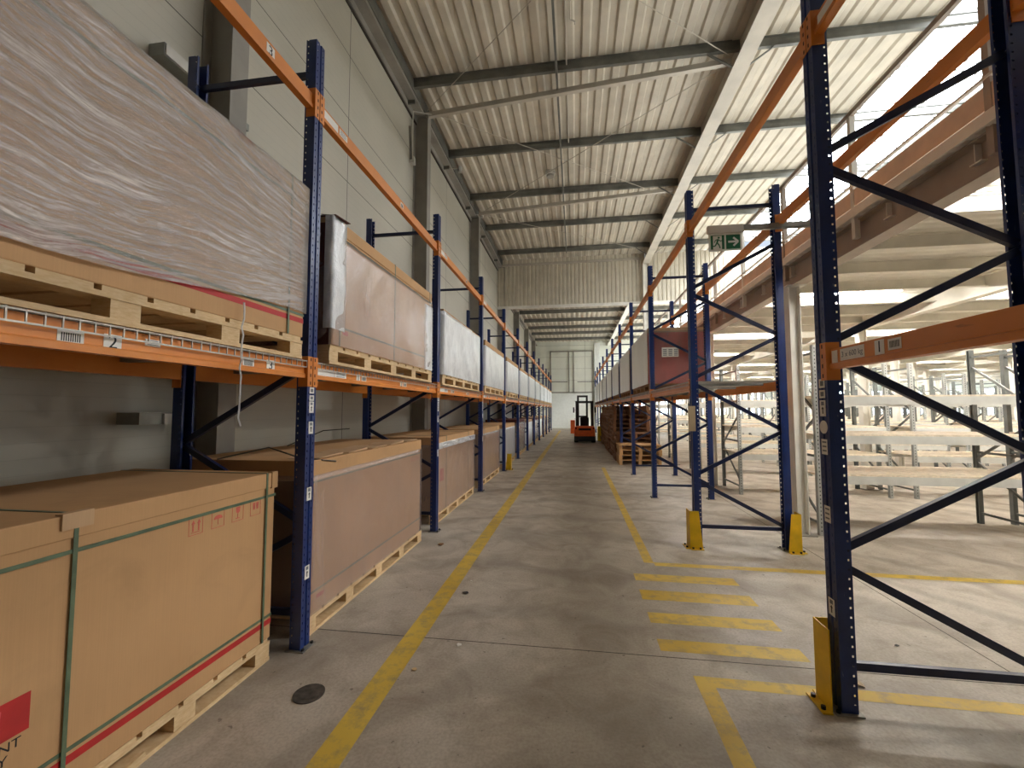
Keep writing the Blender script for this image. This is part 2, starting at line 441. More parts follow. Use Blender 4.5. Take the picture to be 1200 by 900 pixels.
# ------------------------------------------------------------------ roof steel
PUR1 = [-9.1+2.4*i for i in range(4)] + [.65, 3.05, 5.45, 7.87, 10.28, 12.55, 14.8, 17.3]
PUR2 = [20.2, 22.4, 24.6, 27.0, 29.4, 31.7, 34.4]
def roof_steel():
    # eave channel along the left wall
    b = MB().box(XL+.004, XL+.05, YN, YP, 7.86, 8.28); b.box(XL+.004, XL+.22, YN, YP, 7.98, 8.05); b.box(XL+.16, XL+.24, YN, YP, 8.05, 8.28, 1); b.box(XL+.004, XL+.03, YN, YP, 7.82, 7.87, 2)
    for y in PUR1: b.box(XL+.03, XL+.2, y+.14, y+.17, 7.9, 8.06, 1)
    tag(b.obj('eave_channel', ['steelgrey','galvdark','joint']), 'long grey steel eave channel along the top of the left wall', 'eave channel')
    b = MB().box(XL+.004, XL+.05, YP+.2, YF-.01, 7.0, 7.40); b.box(XL+.004, XL+.22, YP+.2, YF, 7.10, 7.18)
    tag(b.obj('eave_channel', ['steelgrey']), 'grey eave channel on the left wall beyond the hanging cladding', 'eave channel')
    # wall columns
    for i, y in enumerate((-1.77, 3.40, 8.57, 13.49, 18.60, 23.6, 28.6, 33.6)):
        zt = 7.98 if i < 5 else 7.1
        b = MB(); b.ibeam('z', 0, zt, XL+.16, y, .20, .32); b.box(XL+.01, XL+.31, y-.1, y+.1, zt-.02, zt)
        if 0 < i: 
            pl = ['behind the big film-wrapped load at the near end','behind the second bay of the left rack','behind the third and fourth left bays','at the left end of the hanging cladding','first beyond the hanging cladding','second beyond the hanging cladding','nearest the far wall']
            lb = 'grey steel wall column on the left wall, '+pl[i-1]
        else: lb = 'grey steel wall column on the left wall beside the camera'
        tag(b.obj('steel_column', 'steelgrey'), lb, 'column', 'columns on the left wall')
    # main girders
    g = thing('roof_girder', 'deep beige steel roof girder running above the right rack', 'girder', (3.02, 0, 7.78))
    MB().ibeam('y', YN, YP-.03, 0, .26, .28, .52, .02, .012).obj('beam', 'girder', g)
    for y in PUR1:
        for sx in (-1, 1): MB().bar((sx*.13, y+.02, .03), (sx*.62, y, .36), .05, .012).obj('fly_brace', 'galvdark', g)
    g = thing('roof_girder', 'pale steel roof girder beyond the hanging cladding, right of the aisle', 'girder', (2.85, 0, 6.95))
    MB().ibeam('y', YP+.2, YF, 0, .24, .26, .46, .02, .012).obj('beam', 'steelwhite', g)
    for y in PUR2: MB().bar((-.13, y+.02, .03), (-.55, y, .32), .05, .012).obj('fly_brace', 'galvdark', g)
    # column under the girder at the cladding
    c = thing('steel_column', 'cream steel column carrying the roof girder at the hanging cladding', 'column', (3.0, YP-.15, 0))
    MB().ibeam('z', 0, 7.78, 0, 0, .24, .24).obj('shaft', 'steelwhite', c)
    # purlins
    vis = [y for y in PUR1 if y > 5.6]
    for y in PUR1:
        b = MB()
        z0, z1 = 8.10, 8.295
        prof = [(y-.035, z0), (y+.035, z0), (y+.035, z0+.02), (y-.005, z0+.02), (y+.005, z0+.075), (y-.012, z0+.098), (y+.005, z0+.12), (y-.005, z1-.02), (y+.035, z1-.02), (y+.035, z1), (y-.035, z1), (y-.035, z1-.02), (y-.02, z1-.02), (y-.03, z0+.098), (y-.02, z0+.02), (y-.035, z0+.02)]
        b.prism(prof, 'x', XL+.2, XR)
        if y in vis: lb = 'galvanised roof purlin over the aisle, %s of the visible high purlins counted from the camera' % ORD[vis.index(y)]
        else: lb = 'galvanised roof purlin above and behind the camera'
        tag(b.obj('roof_purlin', 'galvdark'), lb, 'purlin', 'purlins of the high roof' if y in vis else 'purlins behind the camera')
    for i, y in enumerate(PUR2):
        b = MB().box(XL+.2, XR, y-.035, y+.035, 7.2, 7.41)
        tag(b.obj('roof_purlin', 'galvdark'), 'galvanised purlin of the low roof beyond the cladding, %s counted from the cladding' % ORD[i], 'purlin', 'purlins of the low roof')
    # ties from column heads to the girder
    for i, (a, b_) in enumerate((((-3.14, 8.55), (2.90, 7.99)), ((-3.05, 13.3), (2.90, 12.6)), ((-3.1, 3.4), (2.9, 3.0)))):
        b = MB(); b.bar((a[0], a[1], 8.0), (b_[0], b_[1], 8.0), .09, .10)
        lb = ['pale square steel tie tube crossing the roof from the nearer visible wall column', 'pale square steel tie tube crossing the roof from the farther wall column', 'pale steel tie tube crossing the roof above the camera'][i]
        tag(b.obj('tie_tube', 'girder'), lb, 'tie')
    # thin wind bracing rods
    rods = [((-3.1, 8.55, 8.085), (2.9, 13.2, 8.085), 'thin steel bracing rod rising from the near left column head towards the far girder end'),
            ((-3.05, 13.4, 8.063), (2.9, 8.1, 8.063), 'thin steel bracing rod crossing from the far left column head to the near girder end'),
            ((-3.1, 8.5, 8.085), (2.9, 3.3, 8.085), 'thin steel bracing rod running from the left column head up over the camera'),
            ((-3.1, 3.5, 8.063), (2.9, 7.95, 8.063), 'thin steel bracing rod coming from above the camera to the girder'),
            ((-3.05, 13.5, 8.085), (2.9, 17.6, 8.085), 'thin steel bracing rod over the aisle just before the hanging cladding')]
    for a, b_, lb in rods: tag(MB().tube([a, b_], .009, 6).obj('bracing_rod', 'girder'), lb, 'bracing rod')
    # conduits under the roof sheet
    b = MB().box(-.31, -.27, YN, 17.3, 8.02, 8.10)
    tag(b.obj('cable_channel', 'galvdark'), 'thin dark cable channel running along the roof above the aisle', 'cable channel')
    b = MB().tube([(-.02, YN, 8.2), (-.02, 6.9, 8.2), (.06, 6.95, 8.2), (.06, 7.0, 8.2)], .014, 6); b.tube([(-.10, YN, 8.2), (-.10, 12, 8.2)], .014, 6)
    tag(b.obj('conduit', 'girder'), 'pale thin conduit beside the dark cable channel on the roof', 'conduit')
    d = thing('smoke_detector', 'small round white smoke detector under the roof above the aisle', 'smoke detector', (-.63, 11.65, 8.3))
    MB().cyl((0,0,-.05), 'z', .14, .1, 20).obj('base', 'pvc', d); MB().cyl((0,0,-.13), 'z', .10, .06, 20).obj('sensor_head', 'steelgrey', d)
roof_steel()

# wall-side fittings
def wall_fittings():
    t = thing('wall_bracket_box', 'grey galvanised bracket box on left wall above the film-wrapped load', 'bracket', (XL+.002, 2.99, 4.45))
    MB().box(0, .15, -.17, .17, .02, .13).obj('housing', 'galv', t, bevel=.004); MB().box(.15, .16, -.16, .16, .03, .12).obj('cover', 'pvc', t)
    t = thing('wall_bracket_box', 'small grey junction box on left wall under the top rack brace', 'bracket', (XL, 3.75, 4.5))
    MB().box(0, .07, -.07, .07, 0, .07).obj('housing', 'galv', t); MB().box(.07, .075, -.03, .03, .01, .06).obj('cover', 'pvc', t)
    t = thing('wall_bracket_box', 'pale wall bracket seen under the lower beam, left of the rear blue post', 'bracket', (XL, 2.93, 1.5))
    MB().box(0, .2, -.2, .1, 0, .09).obj('housing', 'galv', t); MB().box(.2, .22, -.02, .2, 0, .08).obj('cover', 'pvc', t)
    t = thing('wall_bracket_box', 'pale narrow plate on left wall right of the rear blue post', 'bracket', (XL, 3.75, 1.4))
    MB().box(0, .03, -.06, .06, -.5, .25).obj('plate', 'pvc', t)
    # pipe drop and small floodlights at the column heads
    b = MB().tube([(XL+.05, 8.3, 7.95), (XL+.05, 8.3, 6.85)], .012, 6); b.tube([(XL+.05, 8.3, 7.95), (XL+.4, 8.5, 7.98)], .012, 6)
    tag(b.obj('conduit', 'pvc'), 'white thin conduit dropping beside the first visible left wall column', 'conduit')
    t = thing('wall_lamp', 'small slanted lamp bracket at the end of the white conduit on left wall', 'lamp', (XL, 8.0, 6.85))
    MB().bar((.02, .3, 0), (.25, -.35, .3), .05, .04).obj('arm', 'galvdark', t); MB().box(.0, .1, .24, .36, -.06, .08).obj('housing', 'pvc', t)
    for y, lb in ((10.6, 'small white sensor on the eave channel between two left wall columns'), (13.3, 'small white sensor on the eave at the farther left wall column')):
        t = thing('wall_sensor', lb, 'sensor', (XL+.2, y, 8.0))
        MB().tube([(0,0,0), (.22,0,-.02)], .01, 6).obj('arm', 'pvc', t); MB().cyl((.25,0,-.05), 'z', .05, .16, 12).obj('head', 'pvc', t)
wall_fittings()

# ------------------------------------------------------------------ far gate
def far_door():
    d = struct(MB().box(-2.1, 1.5, YF-.10, YF, 0, .0 + 6.6).obj('door_1', 'wallback'))
    f = MB()
    for x in (-2.1, 1.42): f.box(x, x+.1, YF-.16, YF-.08, 0, 6.6)
    f.box(-2.1, 1.52, YF-.16, YF-.08, 6.5, 6.6); f.box(-2.1, 1.52, YF-.16, YF-.08, 3.0, 3.1)
    f.obj('door_frame', 'steelgrey', d)
    for x in (-.55, -.15): MB().box(x, x+.09, YF-.17, YF-.08, 3.1, 6.5).obj('mullion', 'steelgrey', d)
    MB().box(-1.98, 1.40, YF-.13, YF-.08, .06, 2.98).obj('door_leaf', 'signwhite', d)
    h = MB(); 
    for z in (.8, 1.55, 2.3): h.box(-.1, .2, YF-.14, YF-.12, z, z+.03)
    h.obj('hinge', 'steelgrey', d)
    b = MB().box(-2.2, -.6, YF-.5, YF-.42, 3.9, 3.96); 
    tag(b.obj('track_rail', 'galvdark'), 'dark horizontal rail crossing the left of the far gate', 'rail')
    b = MB().box(.2, 1.8, YF-.5, YF-.42, 3.9, 3.96); b.box(1.7, 1.85, YF-.52, YF-.4, 3.82, 4.04)
    tag(b.obj('track_rail', 'galvdark'), 'dark horizontal rail crossing the right of the far gate', 'rail')
    tag(MB().box(1.62, 2.1, YF-.3, YF, 0, 7.2).obj('steel_column', 'signwhite'), 'white pilaster on the far wall right of the gate', 'column')
    # daylight windows behind the mezzanine, back and right walls
    n = 3
    for x in (3.6, 6.6, 9.6, 12.6, 15.6, 18.6, 21.6, 24.2):
        w = struct(MB().box(x, x+2.3, YF-.06, YF-.03, 1.0, 3.0).obj('window_%d' % n, 'window')); n += 1
        fr = MB()
        for xx in (x-.04, x+.74, x+1.5, x+2.28): fr.box(xx, xx+.07, YF-.09, YF, .95, 3.05)
        for z in (.95, 2.98): fr.box(x-.04, x+2.35, YF-.09, YF, z, z+.07)
        fr.obj('window_frame', 'pvc', w)
    for y in (2, 6, 10, 14, 18, 22, 26, 30):
        w = struct(MB().box(XR-.06, XR-.03, y, y+2.6, 1.0, 3.0).obj('window_%d' % n, 'window')); n += 1
        fr = MB()
        for yy in (y-.04, y+.85, y+1.7, y+2.57): fr.box(XR-.09, XR, yy, yy+.07, .95, 3.05)
        for z in (.95, 2.98): fr.box(XR-.09, XR, y-.04, y+2.64, z, z+.07)
        fr.obj('window_frame', 'pvc', w)
    d = struct(MB().box(-2.2, 2.2, YN+.0, YN+.06, 0, 4.6).obj('door_2', 'galv'))
    fr = MB()
    for x in (-2.3, 2.2): fr.box(x, x+.1, YN, YN+.1, 0, 4.7)
    fr.box(-2.3, 2.3, YN, YN+.1, 4.6, 4.75); fr.obj('door_frame', 'steelgrey', d)
far_door()

# ------------------------------------------------------------------ pallet racking
ZP = 4.30
def post_mesh():
    # omega section, 100 wide (y) and 80 deep (x), 3 mm sheet, open at the back
    o = [(-.040,.034),(-.040,.050),(.040,.050),(.040,.012),(.032,.008),(.032,-.008),(.040,-.012),(.040,-.050),(-.040,-.050),(-.040,-.034)]
    i = [(-.037,-.034),(-.037,-.047),(.037,-.047),(.037,-.014),(.029,-.010),(.029,.010),(.037,.014),(.037,.047),(-.037,.047),(-.037,.034)]
    return MB().prism(o+i, 'z', .008, ZP, 0, False)
D = .98
def make_frame():
    t = thing('upright_frame', 'x', 'rack frame')
    me = post_mesh().mesh('post', 'bluepost')
    for x, rz in ((0, 0), (-D, PI)):
        p = bpy.data.objects.new('post', me); COL.objects.link(p); p.parent = t; p.location = (x, 0, 0); p.rotation_euler = (0, 0, rz)
    for x in (0, -D):
        b = MB().box(x-.06, x+.075, -.07, .07, 0, .008); b.cyl((x+.058, .05, .014), 'z', .010, .014, 8, 1); b.cyl((x+.058, -.05, .014), 'z', .010, .014, 8, 1)
        b.obj('base_plate', ['plate','bolt'], t)
    F = [.80, 1.95, 3.05]; R = [.26, 1.38, 2.50, 3.62]
    segs = [((-.04, .23), (-D+.04, .23)), ((-.04, 4.07), (-D+.04, 4.07))]
    for k in range(3):
        segs.append(((-.03, F[k]-.05), (-D+.03, R[k]))); segs.append(((-.03, F[k]+.05), (-D+.03, R[k+1]-.04)))
    for a, b_ in segs:
        m = MB(); m.bar((a[0], 0, a[1]), (b_[0], 0, b_[1]), .03, .042)
        m.cyl((a[0]+.005, 0, a[1]), 'y', .008, .098, 8); m.cyl((b_[0]-.005, 0, b_[1]), 'y', .008, .098, 8)
        m.obj('brace', 'blue', t)
    return t
FR = make_frame()
LX, RX = -1.87, 1.42
LY = [-.05+2.8*i for i in range(13)]
RY = [2.63-2.777] + [2.63+2.777*i for i in range(11)]
LF, RF = [], []
def frames():
    first = True
    for i, y in enumerate(LY):
        lb = 'blue perforated rack frame beside the camera at the near end of left run' if i == 0 else \
             'blue perforated rack frame on the left, %s seen counted from the camera' % ORD[i-1]
        if first:
            FR.location = (LX, y, 0); FR['label'] = lb; FR['group'] = 'rack frames of the left run'; LF.append(FR); first = False
        else: LF.append(copy_thing(FR, (LX, y, 0), lb, 0, 'rack frames of the left run'))
    for i, y in enumerate(RY):
        lb = ['blue perforated rack frame right of the camera at the near end of right run',
              'tall blue perforated rack frame, nearest on the right, one yellow guard at its foot',
              'blue perforated rack frame on the right beyond the crossing, yellow guards on both feet'][i] if i < 3 else \
             'blue perforated rack frame on the right, %s counted from the camera' % ORD[i-1]
        RF.append(copy_thing(FR, (RX, y, 0), lb, PI, 'rack frames of the right run'))
frames()

def make_beam(L, name='load_beam'):
    """beam along local y from 0 (post centre) to L; front face towards +x"""
    t = thing(name, 'x', 'rack beam')
    p = [(.028,-.055),(.028,-.028),(.020,-.022),(.020,.055),(-.022,.055),(-.022,-.055)]
    MB().prism(p, 'y', .052, L-.052).obj('box_section', 'orange', t)
    for y, s in ((0, 1), (L, -1)):
        b = MB()
        b.box(.041, .046, y+s*.004, y+s*.052, -.115, .095); b.box(-.025, .046, y+s*.052, y+s*.057, -.115, .095)
        for k in range(4):
            z = -.09+.055*k; b.box(.0455, .0468, y+s*.024-.005, y+s*.024+.005, z-.011, z+.011, 1)
        b.obj('connector', ['orange','slot'], t)
    return t
BL, BR = make_beam(2.8), make_beam(2.777)
LB, RB = {}, {}
used = set()
def place_beam(src, loc, rz, label, group):
    if src.name not in used:
        used.add(src.name); src.location = loc; src.rotation_euler = (0,0,rz); src['label'] = label; src['group'] = group; return src
    return copy_thing(src, loc, label, rz, group)
def bayname(i, side):
    return 'in the bay beside the camera' if i == 0 else 'in the %s bay from the camera' % ORD[i]
ZB = {'lower': 1.885, 'upper': 3.83}
def beams():
    for i in range(12):
        for lv in ('lower', 'upper'):
            LB[i, lv, 'f'] = place_beam(BL, (LX, LY[i], ZB[lv]), 0, 'orange %s front beam of the left rack, %s' % (lv, bayname(i, 0)), 'orange beams of the left rack')
            o = copy_thing(BL, (LX-D, LY[i]+2.8, ZB[lv] if lv == 'lower' else 3.60), 'orange %s rear beam of the left rack by the wall, %s' % (lv, bayname(i, 0)), PI, 'orange beams of the left rack')
            LB[i, lv, 'r'] = o
    for i in range(11):
        if i == 11-0: break
        y0 = RY[i]
        if i+1 >= len(RY): break
        for lv in ('lower', 'upper'):
            if lv == 'lower' and i == 1: continue      # walkway
            RB[i, lv, 'f'] = place_beam(BR, (RX, RY[i+1], ZB[lv]), PI, 'orange %s front beam of the right rack, %s' % (lv, bayname(i, 1)), 'orange beams of the right rack')
            if not (i == 0 and lv == 'lower'):
                RB[i, lv, 'r'] = copy_thing(BR, (RX+D, RY[i], ZB[lv]), 'orange %s rear beam of the right rack, %s' % (lv, bayname(i, 1)), 0, 'orange beams of the right rack')
beams()

# wire decks
def make_deck(L):
    b = MB(); y0, y1 = .06, L-.06; n = int((y1-y0)/.052); w = .0052
    for k in range(n+1):
        y = y0+(y1-y0)*k/n
        b.box(-1.02, .036, y-w/2, y+w/2, 0, w); b.box(.036, .036+w, y-w/2, y+w/2, -.044, w)
    for x in [-.98+.1*j for j in range(11)]: b.box(x-w/2, x+w/2, y0, y1, -w, 0)
    b.box(.036, .041, y0, y1, -.047, -.040); b.box(.036, .041, y0, y1, -.004, .003)
    t = thing('wire_deck', 'x', 'wire deck')
    b.obj('mesh_panel', 'wire', t)
    for y in (.45, L/2, L-.45): MB().box(-.955, -.025, y-.03, y+.03, -.035, -.005).obj('support_channel', 'galv', t)
    return t
def decks():
    d = make_deck(2.8); dr = make_deck(2.777)
    for i in range(12):
        lb = 'zinc wire deck on the left rack, %s' % bayname(i, 0)
        if i == 0: d.location = (LX, LY[0], 1.947); d['label'] = lb; d['group'] = 'wire decks of the left rack'
        else: copy_thing(d, (LX, LY[i], 1.947), lb, 0, 'wire decks of the left rack')
    for i in range(2, 11):
        if i+1 >= len(RY): break
        lb = 'zinc wire deck on the right rack, %s' % bayname(i, 1)
        if i == 2: dr.location = (RX, RY[i+1], 1.947); dr.rotation_euler = (0, 0, PI); dr['label'] = lb; dr['group'] = 'wire decks of the right rack'
        else: copy_thing(dr, (RX, RY[i+1], 1.947), lb, PI, 'wire decks of the right rack')
decks()

# stickers and numbers on the racking
def sticker(parent, name, y, z, w, h, kind, x=.0415, s=1):
    """label plate lying on a face that looks along +x (local), centred at y,z"""
    b = MB().box(x, x+.0012, y-w/2, y+w/2, z-h/2, z+h/2)
    if kind == 'bar':
        for k in range(9):
            yy = y-w*.34+w*.68*k/8; b.box(x+.0012, x+.0016, yy-w*.022, yy+w*.022, z-h*.3, z+h*.3, 1)
    if kind == 'grid':
        b.box(x+.0012, x+.0016, y-w*.28, y+w*.28, z-h*.28, z+h*.28, 2)
    if kind == 'arrow':
        b.box(x+.0012, x+.0016, y-w*.08, y+w*.08, z-h*.34, z-h*.05, 1)
        b.add([(x+.0016, y-w*.22, z-h*.05), (x+.0016, y+w*.22, z-h*.05), (x+.0016, y, z+h*.12)], [(0,1,2)], 1)
        b.box(x+.0012, x+.0016, y-w*.25, y+w*.25, z+h*.18, z+h*.42, 2)
    if kind == 'lines':
        for k in range(3): b.box(x+.0012, x+.0016, y-w*.35, y+w*.35, z-h*.3+k*h*.28, z-h*.3+k*h*.28+h*.1, 2)
    o = b.obj(name, ['white','ink','greyink'], parent)
    return o
R90 = (PI/2, 0, PI/2)          # text reading along +y on a face towards +x
def racking_labels():
    for i in range(1, 6):
        f = LF[i]
        for z, h, k in ((1.745, .042, 'grid'), (1.692, .038, 'grid'), (1.628, .08, 'arrow'), (1.485, .085, 'arrow'), (1.03, .09, 'arrow')):
            sticker(f, 'sticker', 0, z, .05, h, k)
        if i == 1: sticker(f, 'sticker', 0, .50, .05, .09, 'arrow')
    f = RF[1]
    for z, h, k in ((1.755, .05, 'grid'), (1.695, .045, 'grid'), (1.615, .09, 'arrow'), (1.40, .085, 'lines'), (1.03, .09, 'lines'), (.53, .09, 'arrow')):
        sticker(f, 'sticker', 0, z, .055, h, k)
    b = MB().cyl((.042, 0, 1.51), 'x', .037, .0016, 20); b.obj('round_sticker', 'white', f)
    # front-of-beam labels, left run, bay beside the camera
    bm = LB[0, 'lower', 'f']; y0 = LY[0]
    sticker(bm, 'barcode_label', 1.31-y0, -.006, .085, .052, 'bar', .021)
    s = sticker(bm, 'number_label', 1.455-y0, -.004, .068, .066, '', .021); text('printed_number', '2', .075, (.0226, 1.455-y0, -.004), R90, 'ink', s)
    sticker(bm, 'torn_label', 1.62-y0, .02, .07, .03, 'lines', .021)
    sticker(bm, 'barcode_label', 2.18-y0, -.006, .085, .052, 'bar', .021)
    s = sticker(bm, 'number_label', 2.36-y0, -.004, .07, .066, '', .021); text('printed_number', '3', .075, (.0226, 2.36-y0, -.004), R90, 'ink', s)
    for i in range(1, 9):
        bm = LB[i, 'lower', 'f']
        sticker(bm, 'load_label', .20, -.006, .22, .066, '', .021); sticker(bm, 'load_label', .40, -.002, .17, .05, 'lines', .021)
        s = sticker(bm, 'number_label', .68, -.004, .06, .066, '', .021); text('printed_number', '1', .075, (.0226, .68, -.004), R90, 'ink', s)
        sticker(bm, 'barcode_label', .78, -.004, .085, .05, 'bar', .021)
        s = sticker(bm, 'number_label', 1.6, -.004, .06, .066, '', .021); text('printed_number', '2', .075, (.0226, 1.6, -.004), R90, 'ink', s)
        sticker(bm, 'barcode_label', 1.7, -.004, .085, .05, 'bar', .021); sticker(bm, 'barcode_label', 2.45, -.004, .085, .05, 'bar', .021)
    bm = LB[0, 'upper', 'f']; s = sticker(bm, 'number_label', 2.27-LY[0], .0, .07, .075, '', .021); text('printed_number', '3', .085, (.0226, 2.27-LY[0], 0), R90, 'ink', s)
    for i in range(1, 7):
        bm = LB[i, 'upper', 'f']; sticker(bm, 'load_label', .18, .006, .2, .07, '', .021); sticker(bm, 'load_label', .36, .010, .12, .05, 'lines', .021)
        if i < 4: sticker(bm, 'barcode_label', 1.55, .0, .07, .06, 'bar', .021)
    # right run, beam that comes towards the camera: local y runs backwards
    bm = RB[0, 'lower', 'f']; L = RY[1]
    def ly(y): return L-y
    sticker(bm, 'load_label', ly(2.535), .006, .05, .075, '', .021)
    s = sticker(bm, 'load_label', ly(2.39), .012, .19, .062, '', .021); text('printed_text', '3 x 600 kg', .04, (.0226, ly(2.39), .012), R90, 'greyink', s)
    s = sticker(bm, 'number_label', ly(2.19), .012, .062, .068, '', .021); text('printed_number', '1', .075, (.0226, ly(2.19), .012), R90, 'ink', s)
    sticker(bm, 'barcode_label', ly(2.095), .014, .08, .05, 'bar', .021)
    sticker(RB[0, 'upper', 'f'], 'load_label', .18, .0, .2, .07, '', .021)
racking_labels()

# post guards
def guards():
    def guard(loc, mx, my, label):
        t = thing('post_guard', label, 'post guard', loc, 0, 'yellow post guards')
        b = MB()
        # plate facing the aisle and a tapering side plate
        b.box(-.055*mx-.003, -.055*mx+.003, -.075, .075, 0, .43)
        x0, x1, x2 = -.055*mx, .045*mx, .085*mx
        y = my*.075
        b.add([(x0,y-.003,0),(x2,y-.003,0),(x1,y-.003,.43),(x0,y-.003,.43),(x0,y+.003,0),(x2,y+.003,0),(x1,y+.003,.43),(x0,y+.003,.43)],
              [(3,2,1,0),(4,5,6,7),(0,1,5,4),(1,2,6,5),(2,3,7,6),(3,0,4,7)])
        b.obj('shield', 'yellow', t)
        f = MB(); xa, xb = sorted((-.055*mx, -.105*mx)); f.box(xa, xb, -.085, .085, 0, .008)
        ya, yb = sorted((my*.07, my*.12)); xa, xb = sorted((x0, x2)); f.box(xa, xb, ya, yb, 0, .008)
        f.obj('flange', 'yellow', t)
        for q in ((-.085*mx, -.05), (-.085*mx, .05), (.05*mx, my*.1), (-.03*mx, my*.1)):
            MB().cyl((q[0], q[1], .016), 'z', .012, .018, 8).obj('bolt', 'bolt', t)
    guard((RX-.035, RY[1]+.02, 0), 1, 1, 'yellow steel guard at the foot of the nearest right blue post')
    guard((RX-.06, RY[2]-.05, 0), 1, -1, 'yellow steel guard on the aisle foot of the frame beyond the crossing')
    guard((RX+D+.04, RY[2]-.05, 0), -1, -1, 'yellow steel guard on the inner foot of the frame beyond the crossing')
    guard((LX+.10, LY[4]+.28, 0), -1, -1, 'yellow steel guard on the left beside the fourth visible blue post')
guards()

# ------------------------------------------------------------------ pallets
def make_pallet(L, W, mat, parts=True, nb=5, label='x'):
    """long side along y; origin at the near front lower corner: x from -W to 0, y from 0 to L; .144 high"""
    t = thing('pallet', label, 'pallet')
    top, bot, blk = MB(), [], []
    n = max(5, int(L/.19))
    for k in range(n):
        y = L*k/n; top.box(-W, 0, y+.006, y+L/n-.022, .122, .144)
    st = MB()
    for x in (-W, -W/2-.05, -.10): st.box(x, x+.10, 0, L, .100, .122)
    for x in (-W, -W/2-.05, -.10): bot.append(MB().box(x, x+.10, 0, L, 0, .022))
    for x in (-W, -W/2-.05, -.10):
        for k in range(nb):
            y = (L-.12)*k/(nb-1); blk.append((x+.004, x+.096, y, y+.12))
    if parts:
        top.obj('deck_boards', mat, t); st.obj('stringer_boards', mat, t)
        for b in bot: b.obj('bottom_board', mat, t)
        me = MB().box(0, .092, 0, .12, .022, .100).mesh('block', mat)
        for x0, x1, y0, y1 in blk:
            o = bpy.data.objects.new('block', me); COL.objects.link(o); o.parent = t; o.location = (x0, y0, 0)
    else:
        for b in bot + [st]: top.add(b.v, b.f)
        for x0, x1, y0, y1 in blk: top.box(x0, x1, y0, y1, .022, .100)
        me = top.mesh('pallet', mat)
        bpy.data.objects.remove(t)
        t = bpy.data.objects.new('pallet', me); COL.objects.link(t); tag(t, label, 'pallet')
    return t
PH = .144

# ------------------------------------------------------------------ cartons
def film_shell(parent, x0, x1, y0, y1, z0, z1, mat, amp=.006, sag=0, name='stretch_film', n=36, seed=1, ends=True):
    """wrinkled skin round the aisle face, both ends and the upper edge (local, aisle face at x1)"""
    rnd = random.Random(seed); b = MB(); e = .006
    path = []      # plan path: far rear -> near end -> aisle face -> far end
    if ends: path += [(x0, y0-e)]
    path += [(x1+e, y0-e), (x1+e, y1+e)]
    if ends: path += [(x0, y1+e)]
    pts = []
    for i in range(len(path)-1):
        a, c = Vector(path[i]), Vector(path[i+1]); L = (c-a).length; k = max(4, int(L/.07))
        nr = Vector((c.y-a.y, -(c.x-a.x))).normalized()
        for j in range(k + (1 if i == len(path)-2 else 0)): pts.append((a+(c-a)*(j/k), nr, j/k))
    m = 18; vs = []; fs = []
    ph = [rnd.uniform(0, 6.28) for _ in range(8)]
    for i, (p, nr, u) in enumerate(pts):
        for j in range(m+1):
            v = j/m
            zz = z0 + (z1-z0)*v
            if sag: 
                low = sag*(.5+.5*math.sin(p.y*2.3+ph[0]))*(1-v); zz += low
            d = amp*(.6*math.sin(p.y*9+v*7+ph[1])+.5*math.sin(p.y*21-v*13+ph[2])+rnd.uniform(-.6, .6))
            d = max(d, -.004)+.004
            edge = min(1, 6*min(u, 1-u)+.15)
            q = p+nr*(d*edge); vs.append((q.x, q.y, zz))
    w = m+1
    for i in range(len(pts)-1):
        for j in range(m): fs.append((i*w+j, (i+1)*w+j, (i+1)*w+j+1, i*w+j+1))
    base = len(vs)
    # fold over the top edge
    for i, (p, nr, u) in enumerate(pts):
        q = Vector(vs[i*w+m][:2])-nr*.10; vs.append((q.x, q.y, z1+.006+rnd.uniform(0, .006)))
    for i in range(len(pts)-1): fs.append((i*w+m, (i+1)*w+m, base+i+1, base+i))
    b.add(vs, fs)
    return b.obj(name, mat, parent, smooth=True)

def strap_v(parent, y, x0, x1, z0, z1, mat='strap', w=.016):
    e = .0025; b = MB()
    b.box(x1, x1+e, y-w/2, y+w/2, z0, z1+e); b.box(x0-e, x0, y-w/2, y+w/2, z0, z1+e); b.box(x0, x1, y-w/2, y+w/2, z1, z1+e)
    return b.obj('strap', mat, parent)
def strap_h(parent, z, x0, x1, y0, y1, mat='strap', w=.016, dz=0):
    e = .0025; b = MB()
    b.box(x1, x1+e, y0-e, y1+e, z-w/2, z+w/2); b.box(x0-e, x0, y0-e, y1+e, z-w/2, z+w/2)
    b.box(x0, x1, y0-e, y0, z-w/2, z+w/2); b.box(x0, x1, y1, y1+e, z-w/2, z+w/2)
    return b.obj('strap', mat, parent)

